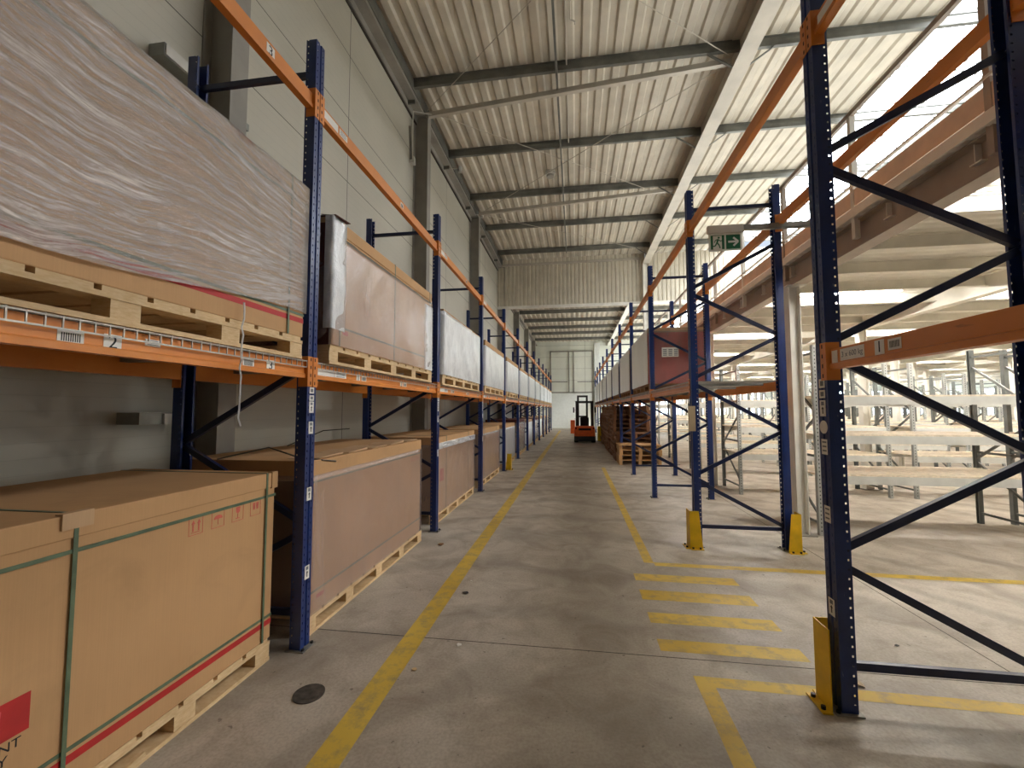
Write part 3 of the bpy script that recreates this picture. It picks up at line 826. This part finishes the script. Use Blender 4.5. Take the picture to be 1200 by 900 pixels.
def carton(loc, L, H, label, group, W=1.08, body='card', lid='card', lid_h=.10, straps=(.18, .5, .82), vstraps=True, h1=.11, h2=.10, stripe=True, film=None, filmz=(0,1), amp=.006, sag=0, seed=1, flat=False, endpanel=None, name='carton'):
    """root at the near aisle-side lower corner; local x from -W to 0, y from 0 to L"""
    t = thing(name, label, 'carton', loc, 0, group)
    MB().box(-W, 0, 0, L, 0, H-.012).obj('box_body', body, t, bevel=.006)
    if lid:
        e = .007; b = MB()
        b.box(-W-e, e, -e, L+e, H-lid_h, H); o = b.obj('lid', lid, t, bevel=.005)
    else: e = 0
    if vstraps:
        for f in straps: strap_v(t, f*L, -W-e, e, .001, H)
    if h1: strap_h(t, H-lid_h-h1*.3, -W-e*0, e*.6, 0, L)
    if h2: strap_h(t, h2+.02, -W, 0, 0, L)
    if stripe:
        MB().box(0, .0012, .0, L, h2-.035, h2-.003).obj('printed_stripe', 'redprint', t)
        MB().box(-W, 0, -.0012, 0, h2-.035, h2-.003).obj('printed_stripe', 'redprint', t)
    if endpanel: MB().box(-W+.03, -.02, -.004, 0, .04, H-.03).obj('printed_end_panel', endpanel, t)
    if film: film_shell(t, -W-.008, .008, -.006, L+.006, filmz[0]*H, H*filmz[1], film, amp, sag, seed=seed)
    return t

def symbols(t, y, z, s=.075, mat='redfade'):
    """handling pictograms on the aisle face"""
    def frame(y0, z0):
        b = MB(); w = .0025; h = s*1.12
        b.box(0, .0012, y0, y0+s, z0, z0+w); b.box(0, .0012, y0, y0+s, z0+h-w, z0+h); b.box(0, .0012, y0, y0+w, z0, z0+h); b.box(0, .0012, y0+s-w, y0+s, z0, z0+h)
        return b
    X = .0012
    for k in range(4):
        y0 = y+k*s*1.65; b = frame(y0, z); c = y0+s/2
        if k == 0:
            for d in (-.2, .2):
                b.box(0, X, c+d*s-.004, c+d*s+.004, z+s*.22, z+s*.7); b.add([(X, c+d*s-.012, z+s*.66), (X, c+d*s+.012, z+s*.66), (X, c+d*s, z+s*.92)], [(0,1,2)])
            b.box(0, X, c-s*.3, c+s*.3, z+s*.14, z+s*.18)
        if k == 1:
            n = 10; vs = [(X, c+s*.36*math.cos(PI*i/n), z+s*.55+s*.26*math.sin(PI*i/n)) for i in range(n+1)]; b.add(vs, [tuple(range(n+1))])
            b.box(0, X, c-.0015, c+.0015, z+s*.2, z+s*.55)
        if k == 2:
            b.add([(X, c-s*.2, z+s*.95), (X, c+s*.2, z+s*.95), (X, c+s*.17, z+s*.62), (X, c, z+s*.5), (X, c-s*.17, z+s*.62)], [(0,1,2,3,4)])
            b.box(0, X, c-.002, c+.002, z+s*.2, z+s*.5); b.box(0, X, c-s*.16, c+s*.16, z+s*.16, z+s*.21)
        if k == 3:
            for d in (-.16, .16): b.add([(X, c+d*s-.008, z+s*.42), (X, c+d*s+.008, z+s*.42), (X, c+d*s+.011, z+s*.9), (X, c+d*s-.011, z+s*.9)], [(0,1,2,3)])
        b.obj('handling_symbol', mat, t)

def left_loads():
    G1, G2 = 'cartons on the floor under the left rack', 'cartons on the upper level of the left rack'
    PGL, PGU = 'pallets on the floor under the left rack', 'pallets on the upper level of the left rack'
    P = make_pallet(2.28, 1.08, 'wood', True, 5); P['group'] = PGL
    P.location = (-1.97, .31, 0); P['label'] = 'pale wooden pallet under the big brown carton nearest on the floor'
    # nearest carton on the floor
    c = carton((-1.97, .31, PH), 2.28, 1.056, 'big plain brown carton nearest on the left floor, green straps, red stripe and shield panel', G1,
               straps=(.036, .5, .965), h1=.17, h2=.125, lid_h=.095)
    MB().box(-.02, .016, 1.085, 1.195, 1.00, 1.064).obj('corner_protector', 'cardpale', c)
    b = MB().box(-.02, .012, 2.24, 2.292, .955, 1.06); b.obj('corner_protector', 'card', c)
    symbols(c, 1.65, .815, .085)
    p = MB().box(0, .0014, .74, 1.03, .318, .448).obj('printed_panel', 'redprint', c)
    def shield(b, yc, zc, s, w):
        pts = [(-.5,.42),(0,.55),(.5,.42),(.46,-.1),(.25,-.42),(0,-.58),(-.25,-.42),(-.46,-.1)]
        for k in range(8):
            a, d = pts[k], pts[(k+1) % 8]; b.bar((.0018, yc+a[0]*s, zc+a[1]*s), (.0018, yc+d[0]*s, zc+d[1]*s), .0008, w, 0, (0,0,1))
    b = MB(); shield(b, .90, .386, .095, .0025); shield(b, .90, .386, .07, .002); b.obj('shield_outline', 'pinkline', p)
    text('printed_text', 'EXCELLENT', .046, (.0006, 1.01, .290), R90, 'ink', c, .0004, 'RIGHT')
    text('printed_text', 'QUALITY', .046, (.0006, .975, .248), R90, 'ink', c, .0004, 'RIGHT')
    # second carton on the floor
    copy_thing(P, (-1.89, 2.85, 0), 'pale wooden pallet under the second floor carton, behind the first left blue post', 0, PGL)
    c = carton((-1.89, 2.86, PH), 2.20, 1.096, 'film-wrapped brown carton second on the left floor, frayed lid and slack dark strap', G1,
               straps=(), vstraps=False, h1=.12, h2=.13, stripe=False, film='filmclear', filmz=(0, .90), amp=.004, seed=4, lid_h=.12)
    MB().box(.0002, .0014, .10, .20, .085, .115).obj('printed_mark', 'redprint', c)
    MB().box(-1.05, -.01, -.012, -.004, .02, .95).obj('end_flap', 'carddark', c)
    symbols(c, 1.9, .86, .04)
    rn = random.Random(3)
    for k in range(5):
        y = .1+k*.42; z = 1.10
        b = MB(); b.add([(-.25-.1*rn.random(), y, z), (-.02, y+.03, z+.004), (-.03, y+.38, z+.006+.02*rn.random()), (-.35, y+.30, z+.002), (-.25, y, z-.004), (-.02, y+.03, z), (-.03, y+.38, z), (-.35, y+.30, z-.003)],
              [(0,1,2,3),(7,6,5,4),(0,4,5,1),(1,5,6,2),(2,6,7,3),(3,7,4,0)]); b.obj('torn_flap', 'cardpale', c)
    b = MB(); b.tube([(-.75, -.02, 1.10), (-.5, .2, 1.17), (-.3, .15, 1.13), (-.1, .0, 1.12), (.01, .12, 1.09), (.012, .30, 1.06)], .006, 6); b.tube([(-.85, .9, 1.12), (-.7, 1.25, 1.25), (-.55, 1.5, 1.26)], .006, 6)
    b.obj('loose_strap', 'brownstrap', c)
    # remaining floor cartons
    spec = [(5.86, -1.95, 2.25, 1.07, 'cardpale', 'filmclear', 'pinkish film-wrapped carton third on the left floor, white film along its lid edge'),
            (8.62, -1.95, 2.28, 1.06, 'cardpale', 'filmclear', 'dull film-wrapped carton fourth on the left floor'),
            (11.45, -1.95, 2.25, 1.05, 'cardpale', 'filmsheen', 'shiny film-wrapped carton fifth on the left floor, behind the yellow guard'),
            (14.3, -1.95, 2.2, 1.12, 'carddark', 'filmclear', 'dark maroon carton sixth on the left floor'),
            (17.1, -1.95, 2.25, 1.04, 'cardpale', 'filmsheen', 'pale film-wrapped carton seventh on the left floor'),
            (19.9, -1.95, 2.25, 1.04, 'carddark', 'filmclear', 'brown film-wrapped carton eighth on the left floor'),
            (22.7, -1.95, 2.25, 1.04, 'cardpale', 'filmsheen', 'pale film-wrapped carton ninth on the left floor'),
            (25.5, -1.95, 2.25, 1.04, 'cardpale', 'filmclear', 'film-wrapped carton tenth on the left floor, near the far gate'),
            (28.3, -1.95, 2.25, 1.04, 'cardpale', 'filmclear', 'film-wrapped carton last on the left floor before the far gate')]
    for i, (y, x, L, H, bd, fm, lb) in enumerate(spec):
        copy_thing(P, (x, y-.01, 0), 'wooden pallet under the %s carton on the left floor' % ORD[i+2], 0, PGL)
        c = carton((x, y, PH), L, H, lb, G1, body=bd, lid='card' if i < 3 else bd, lid_h=.11, straps=(.2, .8) if i < 2 else (), h1=.1 if i < 2 else 0, h2=0, stripe=False, film=fm, filmz=(.0, .90), amp=.005, seed=20+i)
        if i == 0:
            MB().box(.0005, .0016, .16, .34, .42, .60).obj('printed_mark', 'redprint', c)
            film_shell(c, -.3, .012, -.01, L+.01, H*.84, H*.92, 'filmsheen', .008, 0, 'film_band', seed=9, ends=False)
    # ---- upper level
    ZU = 1.953
    copy_thing(P, (-1.82, .34, ZU), 'pale wooden pallet on the wire deck under the big film-wrapped load', 0, PGU)
    c = carton((-1.82, .34, ZU+PH), 2.28, 1.04, 'big brown carton in wrinkled clear film, nearest on the upper left level', G2,
               straps=(.05, .93), h1=.11, h2=.13, film='filmfan', filmz=(.16, 1.0), amp=.005, sag=-.10, seed=2)
    tw = MB(); rn = random.Random(5); z = .10; pts = []
    for k in range(16): pts.append((.03+rn.uniform(-.006,.006), 1.72+rn.uniform(-.006,.006), z)); z -= .045
    tw.tube(pts, .005, 5); tw.obj('film_tail', 'filmsheen', c)
    copy_thing(P, (-1.80, 2.91, ZU), 'pale wooden pallet under the second upper left load', 0, PGU)
    c = carton((-1.80, 2.92, ZU+PH), 2.22, .98, 'pinkish brown film-wrapped carton second on the upper left level, lid unwrapped', G2,
               straps=(.05, .5, .97), h1=.10, h2=.13, stripe=False, film='filmclear', filmz=(0, .87), amp=.004, seed=6)
    MB().box(-1.05, -.01, -.014, -.006, .0, .93).obj('end_flap', 'carddark', c)
    MB().box(.0002, .0014, .16, .24, .10, .135).obj('printed_mark', 'redprint', c)
    film_shell(c, -.05, .010, -.02, .16, .12, .98, 'filmsheen', .008, 0, 'film_band', seed=12)
    b = MB().add([(-.5, -.02, .985), (.03, -.02, .985), (.05, .16, .99), (-.45, .16, .99), (-.5, -.02, .98), (.03, -.02, .98), (.05, .16, .985), (-.45, .16, .985)], [(0,1,2,3),(7,6,5,4),(0,4,5,1),(1,5,6,2),(2,6,7,3),(3,7,4,0)]); b.obj('torn_flap', 'carddark', c)
    film_shell(c, -.05, .010, 2.0, 2.23, .0, .80, 'filmsheen', .008, 0, 'film_band', seed=13)
    for i in range(2, 12):
        y = LY[i]+.12
        mat = 'filmsheen'
        copy_thing(P, (-1.81, y, ZU), 'wooden pallet under the %s upper left load' % ORD[i], 0, PGU)
        lb = ['carton in bright white film third on upper left level, brown patch near its corner',
              'carton in bluish shining film fourth on the upper left level, brown lid showing'][i-2] if i < 4 else 'carton in pale shiny film, %s on the upper left level' % ORD[i]
        c = carton((-1.81, y+.01, ZU+PH), 2.26, .94-.01*(i % 3), lb, G2, body='cardpale', straps=(), h1=0, h2=0, stripe=False, film=mat, filmz=(0, .97 if i == 2 else .88), amp=.012 if i == 2 else .006, seed=40+i)
left_loads()

def right_loads():
    GP = 'pallets on the upper level of the right rack'; GC = 'cartons on the upper level of the right rack'
    ZU = 1.953; P = make_pallet(2.3, 1.08, 'woodold', True, 5); P['group'] = GP
    for i in range(3, 11):
        y = RY[i]+.16; lb = 'brown wooden pallet under the %s upper load of the right rack' % ORD[i-3]
        if i == 3: P.location = (RX+1.05, y, ZU); P['label'] = lb
        else: copy_thing(P, (RX+1.05, y, ZU), lb, None, GP)
        lb = 'film-wrapped carton with red near end and white label, nearest on upper right level' if i == 3 else \
             'grey film-wrapped carton, %s on the upper right level counted from the red-ended one' % ORD[i-3]
        c = carton((RX+1.05, y+.01, ZU+PH), 2.3, 1.06 if i == 3 else 1.02-.05*(i % 2), lb, GC, W=1.08, body='cardred' if i == 3 else 'carddark', lid='cardpale', lid_h=.09, straps=(), h1=0, h2=0, stripe=False, endpanel='cardred')
        # grey film on the aisle side, clear film over the near end
        w = MB().box(-1.098, -1.088, .03, 2.28, .0, 1.05); w.obj('film_side', 'filmgrey', c)
        film_shell(c, -1.085, .01, -.012, 2.31, .0, 1.0, 'filmred', .005, 0, 'stretch_film', seed=60+i)
        if i == 3:
            s = MB().box(-.84, -.66+.12, -.030, -.026, .50, .68)
            for k in range(3):
                for m in range(5): s.box(-.82+k*.1, -.75+k*.1, -.0312, -.030, .525+m*.027, .54+m*.027, 1)
            s.obj('shipping_label', ['white', 'greyink'], c)
    # empty pallets stacked on the floor
    EP = make_pallet(.8, 1.2, 'woodmid', True, 3); EP.location = (2.45, 12.85, 0)
    G = 'empty pallets stacked under the right rack'
    EP['label'] = 'brown wooden pallet lowest in the short near stack under the right rack'; EP['group'] = G
    rn = random.Random(11)
    for k in range(1, 4): copy_thing(EP, (2.45+rn.uniform(-.02,.02), 12.85+rn.uniform(-.02,.02), PH*k), 'brown wooden pallet %s from the floor in the short near stack under the right rack' % ORD[k], None, G)
    for m_ in EP.children: pass
    S = make_pallet(.8, 1.2, 'wooddark', False, 3); S['group'] = G; first = True
    heights = [6, 12, 12, 11, 12, 12, 11, 12, 10]
    for q, h in enumerate(heights):
        y = (13.86, 14.73, 15.58, 16.64, 17.50, 18.36, 19.41, 20.27, 21.13)[q]
        for k in range(h):
            lb = 'dark wooden pallet %s from the floor in the %s stack behind the short one' % (ORD[k], ORD[q])
            loc = (2.45+rn.uniform(-.03,.03), y+rn.uniform(-.02,.02), PH*k)
            if first: S.location = loc; S['label'] = lb; first = False
            else:
                c = S.copy(); COL.objects.link(c); c.location = loc; c['label'] = lb
right_loads()

# ------------------------------------------------------------------ forklift
def forklift():
    t = thing('forklift', 'orange forklift truck seen from behind, standing in the aisle before the far gate', 'forklift', (.45, 21.0, 0))
    prof = [(-.5,.30),(.5,.30),(.5,.62),(.46,.80),(-.46,.80),(-.5,.62)]
    b = MB().prism([(p[0], p[1]) for p in prof], 'y', 0, .55); b.obj('counterweight', 'truck', t, bevel=.05)
    MB().box(-.30, .30, -.012, .0, .60, .70).obj('rear_grille', 'black', t)
    MB().box(-.47, .47, .02, 1.5, .08, .34).obj('chassis', 'black', t, bevel=.02)
    MB().box(-.44, .44, .55, 1.25, .34, .72).obj('body_cover', 'truck', t, bevel=.03)
    s = MB().box(-.22, .22, .5, .95, .72, .84); s.obj('seat', 'black', t, bevel=.04); MB().box(-.21, .21, .45, .55, .82, 1.22).obj('backrest', 'black', t, bevel=.04)
    for x in (-.40, .34):
        MB().bar((x+.03, .42, .78), (x+.03, .52, 1.98), .13, .09).obj('guard_pillar', 'black', t)
        MB().bar((x+.03, 1.35, .6), (x+.03, 1.2, 1.98), .05, .05).obj('guard_pillar', 'black', t)
    g = MB().box(-.44, .44, .44, .54, 1.93, 2.03); g.box(-.44, .44, 1.15, 1.25, 1.93, 2.03)
    for x in (-.44, -.2, 0, .2, .40): g.box(x, x+.04, .5, 1.2, 1.95, 2.01)
    g.obj('overhead_guard', 'black', t)
    for x in (-.56, .50): MB().box(x, x+.07, .40, .48, 1.45, 1.72).obj('work_lamp', 'black', t, bevel=.01)
    for x in (-.46, .38): MB().box(x, x+.08, -.012, .0, .66, .74).obj('tail_lamp', 'redlens', t)
    for x in (-.30, .16):
        MB().box(x-.05, x+.05, 1.75, 1.90, .08, 2.35).obj('mast_rail', 'black', t)
    m = MB().box(-.35, .21, 1.78, 1.86, 2.25, 2.35); m.box(-.35, .21, 1.78, 1.86, 1.2, 1.28); m.obj('mast_crossbar', 'black', t)
    for x in (-.30, .16): f = MB().box(x-.06, x+.06, 1.95, 3.0, .05, .10); f.box(x-.06, x+.06, 1.95, 2.0, .05, .5); f.obj('fork', 'black', t)
    MB().tube([(0, 1.05, .72), (0, .98, 1.12)], .025, 8).obj('steering_column', 'black', t)
    w = MB()
    for k in range(14):
        a, b_ = 2*PI*k/14, 2*PI*(k+1)/14; w.bar((.16*math.cos(a), .96+.12*math.sin(a), 1.12+.10*math.sin(a)), (.16*math.cos(b_), .96+.12*math.sin(b_), 1.12+.10*math.sin(b_)), .02, .02)
    w.obj('steering_wheel', 'black', t)
    for x in (-.42, .42):
        for y, r in ((.30, .22), (1.45, .27)):
            MB().cyl((x, y, r), 'x', r, .18, 24).obj('wheel', 'rubber', t)
    tag(MB().box(1.12, 1.34, 22.2, 22.6, 0, .75).obj('yellow_barrier', 'yellow', bevel=.02), 'small yellow barrier on the floor right of the forklift', 'barrier')
    c = carton((-.02, 29.0, 0), .5, .9, 'small orange-brown carton standing beyond the forklift on its left', None, W=.3, body='truck', lid=None, vstraps=False, h1=0, h2=0, stripe=False)
forklift()

# ------------------------------------------------------------------ mezzanine on the right
MX = [2.88, 5.83, 8.78, 11.73, 14.68, 17.63, 20.58, 23.53]
MY = [-4.55, -1.0, 2.55, 6.1, 9.65, 13.2, 16.75, 20.3, 23.85, 27.4, 30.95]
def mezzanine():
    # deck: profiled sheet underneath, smooth floor above
    b = MB(); n = int((YF-1+6)/.15); z0 = 3.54
    for k in range(n):
        y = -6+k*.15; b.prism([(y, z0+.04), (y+.04, z0), (y+.10, z0), (y+.14, z0+.04)], 'x', 2.80, XR, 0)
    b.box(2.80, XR, -6, YF-1, z0+.04, z0+.10)
    struct(b.obj('mezzanine_slab', 'mezzdeck'))
    struct(MB().box(2.78, 2.80, -6, YF-1, z0-.0, z0+.09).obj('trim_6', 'steelwhite'))
    # primary beams
    for i, x in enumerate(MX):
        t = thing('mezzanine_beam', 'brownish steel edge beam of the mezzanine beside the right rack' if i == 0 else 'cream mezzanine beam running along the hall, %s line from the edge' % ORD[i], 'beam', (x+.05, 0, 3.25), 0, 'main beams under the mezzanine')
        MB().ibeam('y', -6, YF-1, 0, .145, .16, .29, .014, .009).obj('section', 'mezzbeam' if i == 0 else 'steelwhite', t)
        if i == 0:
            for y in MY[2:8]: MB().box(-.084, .084, y-.12, y+.12, -.012, .0).obj('splice_plate', 'steelwhite', t)
    # joists
    ys = [y+d for y in MY for d in (0, .89, 1.775, 2.66)]
    for i, y in enumerate(ys):
        b = MB(); b.ibeam('x', MX[0], XR, y+.0, 3.46, .09, .16, .01, .007)
        tag(b.obj('mezzanine_joist', 'steelwhite'), 'cream joist under the mezzanine deck, number %d counted from the near end' % (i+1), 'joist', 'joists under the mezzanine')
    # columns
    for j, y in enumerate(MY):
        for i, x in enumerate(MX):
            if y < 4 and i < 6: continue
            if x > .95*y+4: continue
            t = thing('mezzanine_column', 'x', 'column', (x, y, 0), 0, 'columns under the mezzanine')
            b = MB(); b.ibeam('z', .012, 3.25, 0, 0, .14, .14, .012, .009); b.obj('shaft', 'steelwhite', t)
            MB().box(-.13, .13, -.13, .13, 0, .012).obj('base_plate', 'steelgrey', t)
            MB().box(-.10, .10, -.10, .10, 3.235, 3.25).obj('head_plate', 'steelwhite', t)
            t['label'] = 'cream column under the mezzanine, %s line from the aisle, %s row from the near end' % (ORD[i], ORD[j])
    # handrail along the edge
    t = thing('handrail', 'steel handrail with orange-brown kick plate along the mezzanine edge', 'railing', (2.84, 0, 3.64))
    MB().box(-.012, .012, -6, YP-.3, .03, .20).obj('kick_plate', 'kick', t)
    MB().box(-.02, .02, -6, YP-.3, .98, 1.03).obj('top_rail', 'mezzbeam', t)
    MB().box(-.03, .0, -6, YP-.3, .24, .26).obj('lower_rail', 'steelwhite', t)
    for k in range(17):
        y = 3.25+(k-5)*1.45
        if y < YP-.3: MB().box(-.02, .03, y-.025, y+.025, -.30, 1.0).obj('rail_post', 'mezzbeam' if k % 2 else 'steelwhite', t)
    # strip lights
    proto = None; G = 'strip lights under the mezzanine'
    for j, y in enumerate([-4.55+1.32+3.55*k for k in range(11)]):
        for i, x in enumerate([4.35, 7.3, 10.25, 13.2, 16.15, 19.1, 22.05]):
            if x > .95*y+9 or y < 3: continue
            lb = 'lit strip lamp under mezzanine, %s from the aisle, %s row from the near end' % (ORD[i], ORD[j])
            if proto is None:
                proto = thing('ceiling_light', lb, 'lamp', (x, y, 3.538), 0, G)
                MB().box(-.75, .75, -.05, .05, -.05, 0).obj('housing', 'pvc', proto)
                for d in (-.028, .028): MB().tube([(-.72, d, -.068), (.72, d, -.068)], .014, 8).obj('tube', 'tube', proto)
            else: copy_thing(proto, (x, y, 3.538), lb, None, G)
mezzanine()

# grey long-span shelving under the mezzanine
def shelving():
    L, DP, H = 2.59, .98, 2.45
    t = thing('shelving_bay', 'x', 'shelving', (0,0,0), 0, 'grey shelving bays under the mezzanine')
    pm = [(0,0),(.055,0),(.055,.012),(.012,.012),(.012,.043),(.055,.043),(.055,.055),(0,.055)]
    for x, s in ((0, 1), (L, -1)):
        for y in (0, DP):
            o = MB(); pr = [(x+s*p[0], y+(p[1] if y == 0 else -p[1])) for p in pm]; o.prism(pr, 'z', 0, H)
            for k in range(48): 
                yy = y if y == 0 else DP
                sg = -1 if y == 0 else 1
                o.box(x+s*.026-.006, x+s*.026+.006, yy+sg*.0005-.0006, yy+sg*.0005+.0006, .05+k*.05, .068+k*.05, 1)
            o.obj('post', ['shelfgrey' if y == 0 else 'shelfpost', 'bolt'], t)
        for a, b_ in (((.05, .15), (.93, .15)), ((.05, .25), (.93, .85)), ((.93, .92), (.05, 1.5)), ((.05, 1.58), (.93, 2.2)), ((.05, 1.0), (.93, 1.0)), ((.05, 2.35), (.93, 2.35))):
            MB().bar((x+s*.03, a[0], a[1]), (x+s*.03, b_[0], b_[1]), .02, .03).obj('brace', 'shelfpost', t)
    for z in (.77, 1.28, 1.78):
        for y in (.0, DP-.045):
            MB().prism([(y, z-.115), (y+.045, z-.115), (y+.045, z-.02), (y, z-.012)], 'x', .06, L-.06).obj('shelf_beam', 'shelfbeam', t)
        MB().box(.01, L-.01, .012, DP-.012, z-.012, z+.008).obj('shelf_board', 'chip', t)
    first = True
    for k in range(9):
        y = 6.05+2.65*k
        for u in range(8):
            x = 3.07+2.95*u
            if x > .92*y+.6 or x+L > XR: continue
            lb = 'grey shelving bay with chipboard shelves, %s row from the camera, %s bay from the aisle' % (ORD[k], ORD[u])
            if first: t.location = (x, y, 0); t['label'] = lb; first = False
            else: copy_thing(t, (x, y, 0), lb, None, 'grey shelving bays under the mezzanine')
shelving()

# ------------------------------------------------------------------ sign, tray and small things
def small_things():
    t = thing('exit_sign', 'green and white emergency exit sign with running figure and right arrow', 'exit sign', (1.79, 5.29, 3.60))
    MB().box(-.185, .185, -.006, .006, -.105, .105).obj('sign_plate', 'signwhite', t)
    a = MB().box(-.165, -.012, -.0075, -.006, -.085, .085); a.box(.008, .165, -.0075, -.006, -.085, .085); a.obj('green_field', 'signgreen', t)
    d = MB().box(-.14, -.04, -.0085, -.0075, -.085, .078); d.obj('doorway', 'signwhite', t)
    y = -.0095
    r = MB(); r.cyl((-.075, y, .055), 'y', .012, .001, 14)
    for p, q, w in (((-.082,.038),(-.095,-.005),.02), ((-.095,-.005),(-.072,-.035),.014), ((-.072,-.035),(-.062,-.072),.012), ((-.095,-.005),(-.118,-.045),.014), ((-.118,-.045),(-.15,-.048),.012), ((-.082,.036),(-.055,.012),.010), ((-.055,.012),(-.035,.022),.009), ((-.086,.036),(-.115,.022),.010), ((-.115,.022),(-.125,-.004),.009)):
        r.bar((p[0], y, p[1]), (q[0], y, q[1]), .001, w, 0, (0,0,1))
    r.obj('running_figure', 'signgreen', t)
    w = MB().box(.03, .12, y-.0005, y+.0005, -.012, .012)
    for s in (1, -1): w.bar((.142, y, 0), (.088, y, s*.05), .001, .022, 0, (0,0,1))
    w.obj('arrow', 'signwhite', t)
    h = MB().box(-.20, .20, -.03, .03, .11, .20); h.obj('lamp_housing', 'pvc', t)
    for x in (-.17, .17): MB().box(x-.004, x+.004, -.004, .004, .1, .12).obj('hanger', 'galv', t)
    b = MB().box(1.99, 3.9, 5.26, 5.32, 3.73, 3.735)
    for yy in (5.26, 5.318): b.box(1.99, 3.9, yy, yy+.003, 3.73, 3.79)
    tag(b.obj('cable_tray', 'galv'), 'galvanised cable tray running from the exit sign to the mezzanine', 'cable tray')
    t = thing('notice_card', 'beige notice card fixed to the aisle post beyond the crossing', 'notice', (1.355, 5.358, 1.5))
    MB().box(-.02, .06, -.012, -.004, -.15, .15).obj('card', 'greycard', t)
    b = MB().cyl((-1.51, 2.32, .003), 'z', .085, .006, 32); b.cyl((-1.51, 2.32, .0065), 'z', .055, .001, 24)
    tag(b.obj('drain_cover', 'drain'), 'round dark cast-iron cover in the floor near the first left blue post', 'drain cover')
    rn = random.Random(8)
    def scrap(x, y, s, mat, name, lb):
        b = MB(); n = 6; vs = [(x+s*rn.uniform(.5, 1)*math.cos(2*PI*k/n), y+s*rn.uniform(.5, 1)*math.sin(2*PI*k/n), rn.uniform(.002, .3*s)) for k in range(n)]
        vs += [(v[0], v[1], v[2]+.004) for v in vs]
        b.add(vs, [tuple(range(n))[::-1], tuple(range(n, 2*n))]+[(k, (k+1) % n, n+(k+1) % n, n+k) for k in range(n)])
        tag(b.obj(name, mat), lb, 'litter')
    scrap(-.80, 2.93, .025, 'white', 'paper_scrap', 'small white paper scrap on the floor joint in the aisle')
    scrap(-1.0, 2.62, .022, 'wood', 'wood_chip', 'small pale wood chip beside the left yellow line')
    scrap(-.97, 3.74, .03, 'bolt', 'plastic_scrap', 'small dark scrap on the aisle floor right of the yellow line')
    scrap(-.98, 4.0, .015, 'white', 'paper_scrap', 'tiny white scrap on the aisle floor just beyond the dark scrap')
    scrap(-1.6, 5.0, .05, 'woodold', 'wood_chip', 'flat brown wood splinter on the floor before the second left blue post')
    scrap(1.63, 2.86, .035, 'greycard', 'paper_scrap', 'beige paper scrap under the lowest brace of the nearest right frame')
    scrap(2.15, 3.35, .015, 'bolt', 'plastic_scrap', 'small dark dot of dirt on the floor right of the nearest right post')
    # splintered wood at the pallet of the nearest carton
    b = MB(); b.bar((-1.93, 1.46, .02), (-1.90, 1.72, .09), .012, .03); b.bar((-1.92, 1.60, .03), (-1.88, 1.52, .11), .01, .02)
    tag(b.obj('wood_splinter', 'wood'), 'broken pale wood splinter leaning on the pallet of the nearest carton', 'litter')
small_things()

# ------------------------------------------------------------------ world and view
w = bpy.data.worlds.new('world'); SC.world = w; w.use_nodes = True
w.node_tree.nodes['Background'].inputs[0].default_value = (.75, .85, 1, 1); w.node_tree.nodes['Background'].inputs[1].default_value = .6
SC.view_settings.view_transform = 'Standard'; SC.view_settings.look = 'None'; SC.view_settings.gamma = 1
SC.view_settings.use_curve_mapping = False; SC.view_settings.exposure = .62
SC.cycles.max_bounces = 10; SC.cycles.diffuse_bounces = 5; SC.cycles.transparent_max_bounces = 24
SC.cycles.use_denoising = True
SC.cycles.sample_clamp_indirect = 6
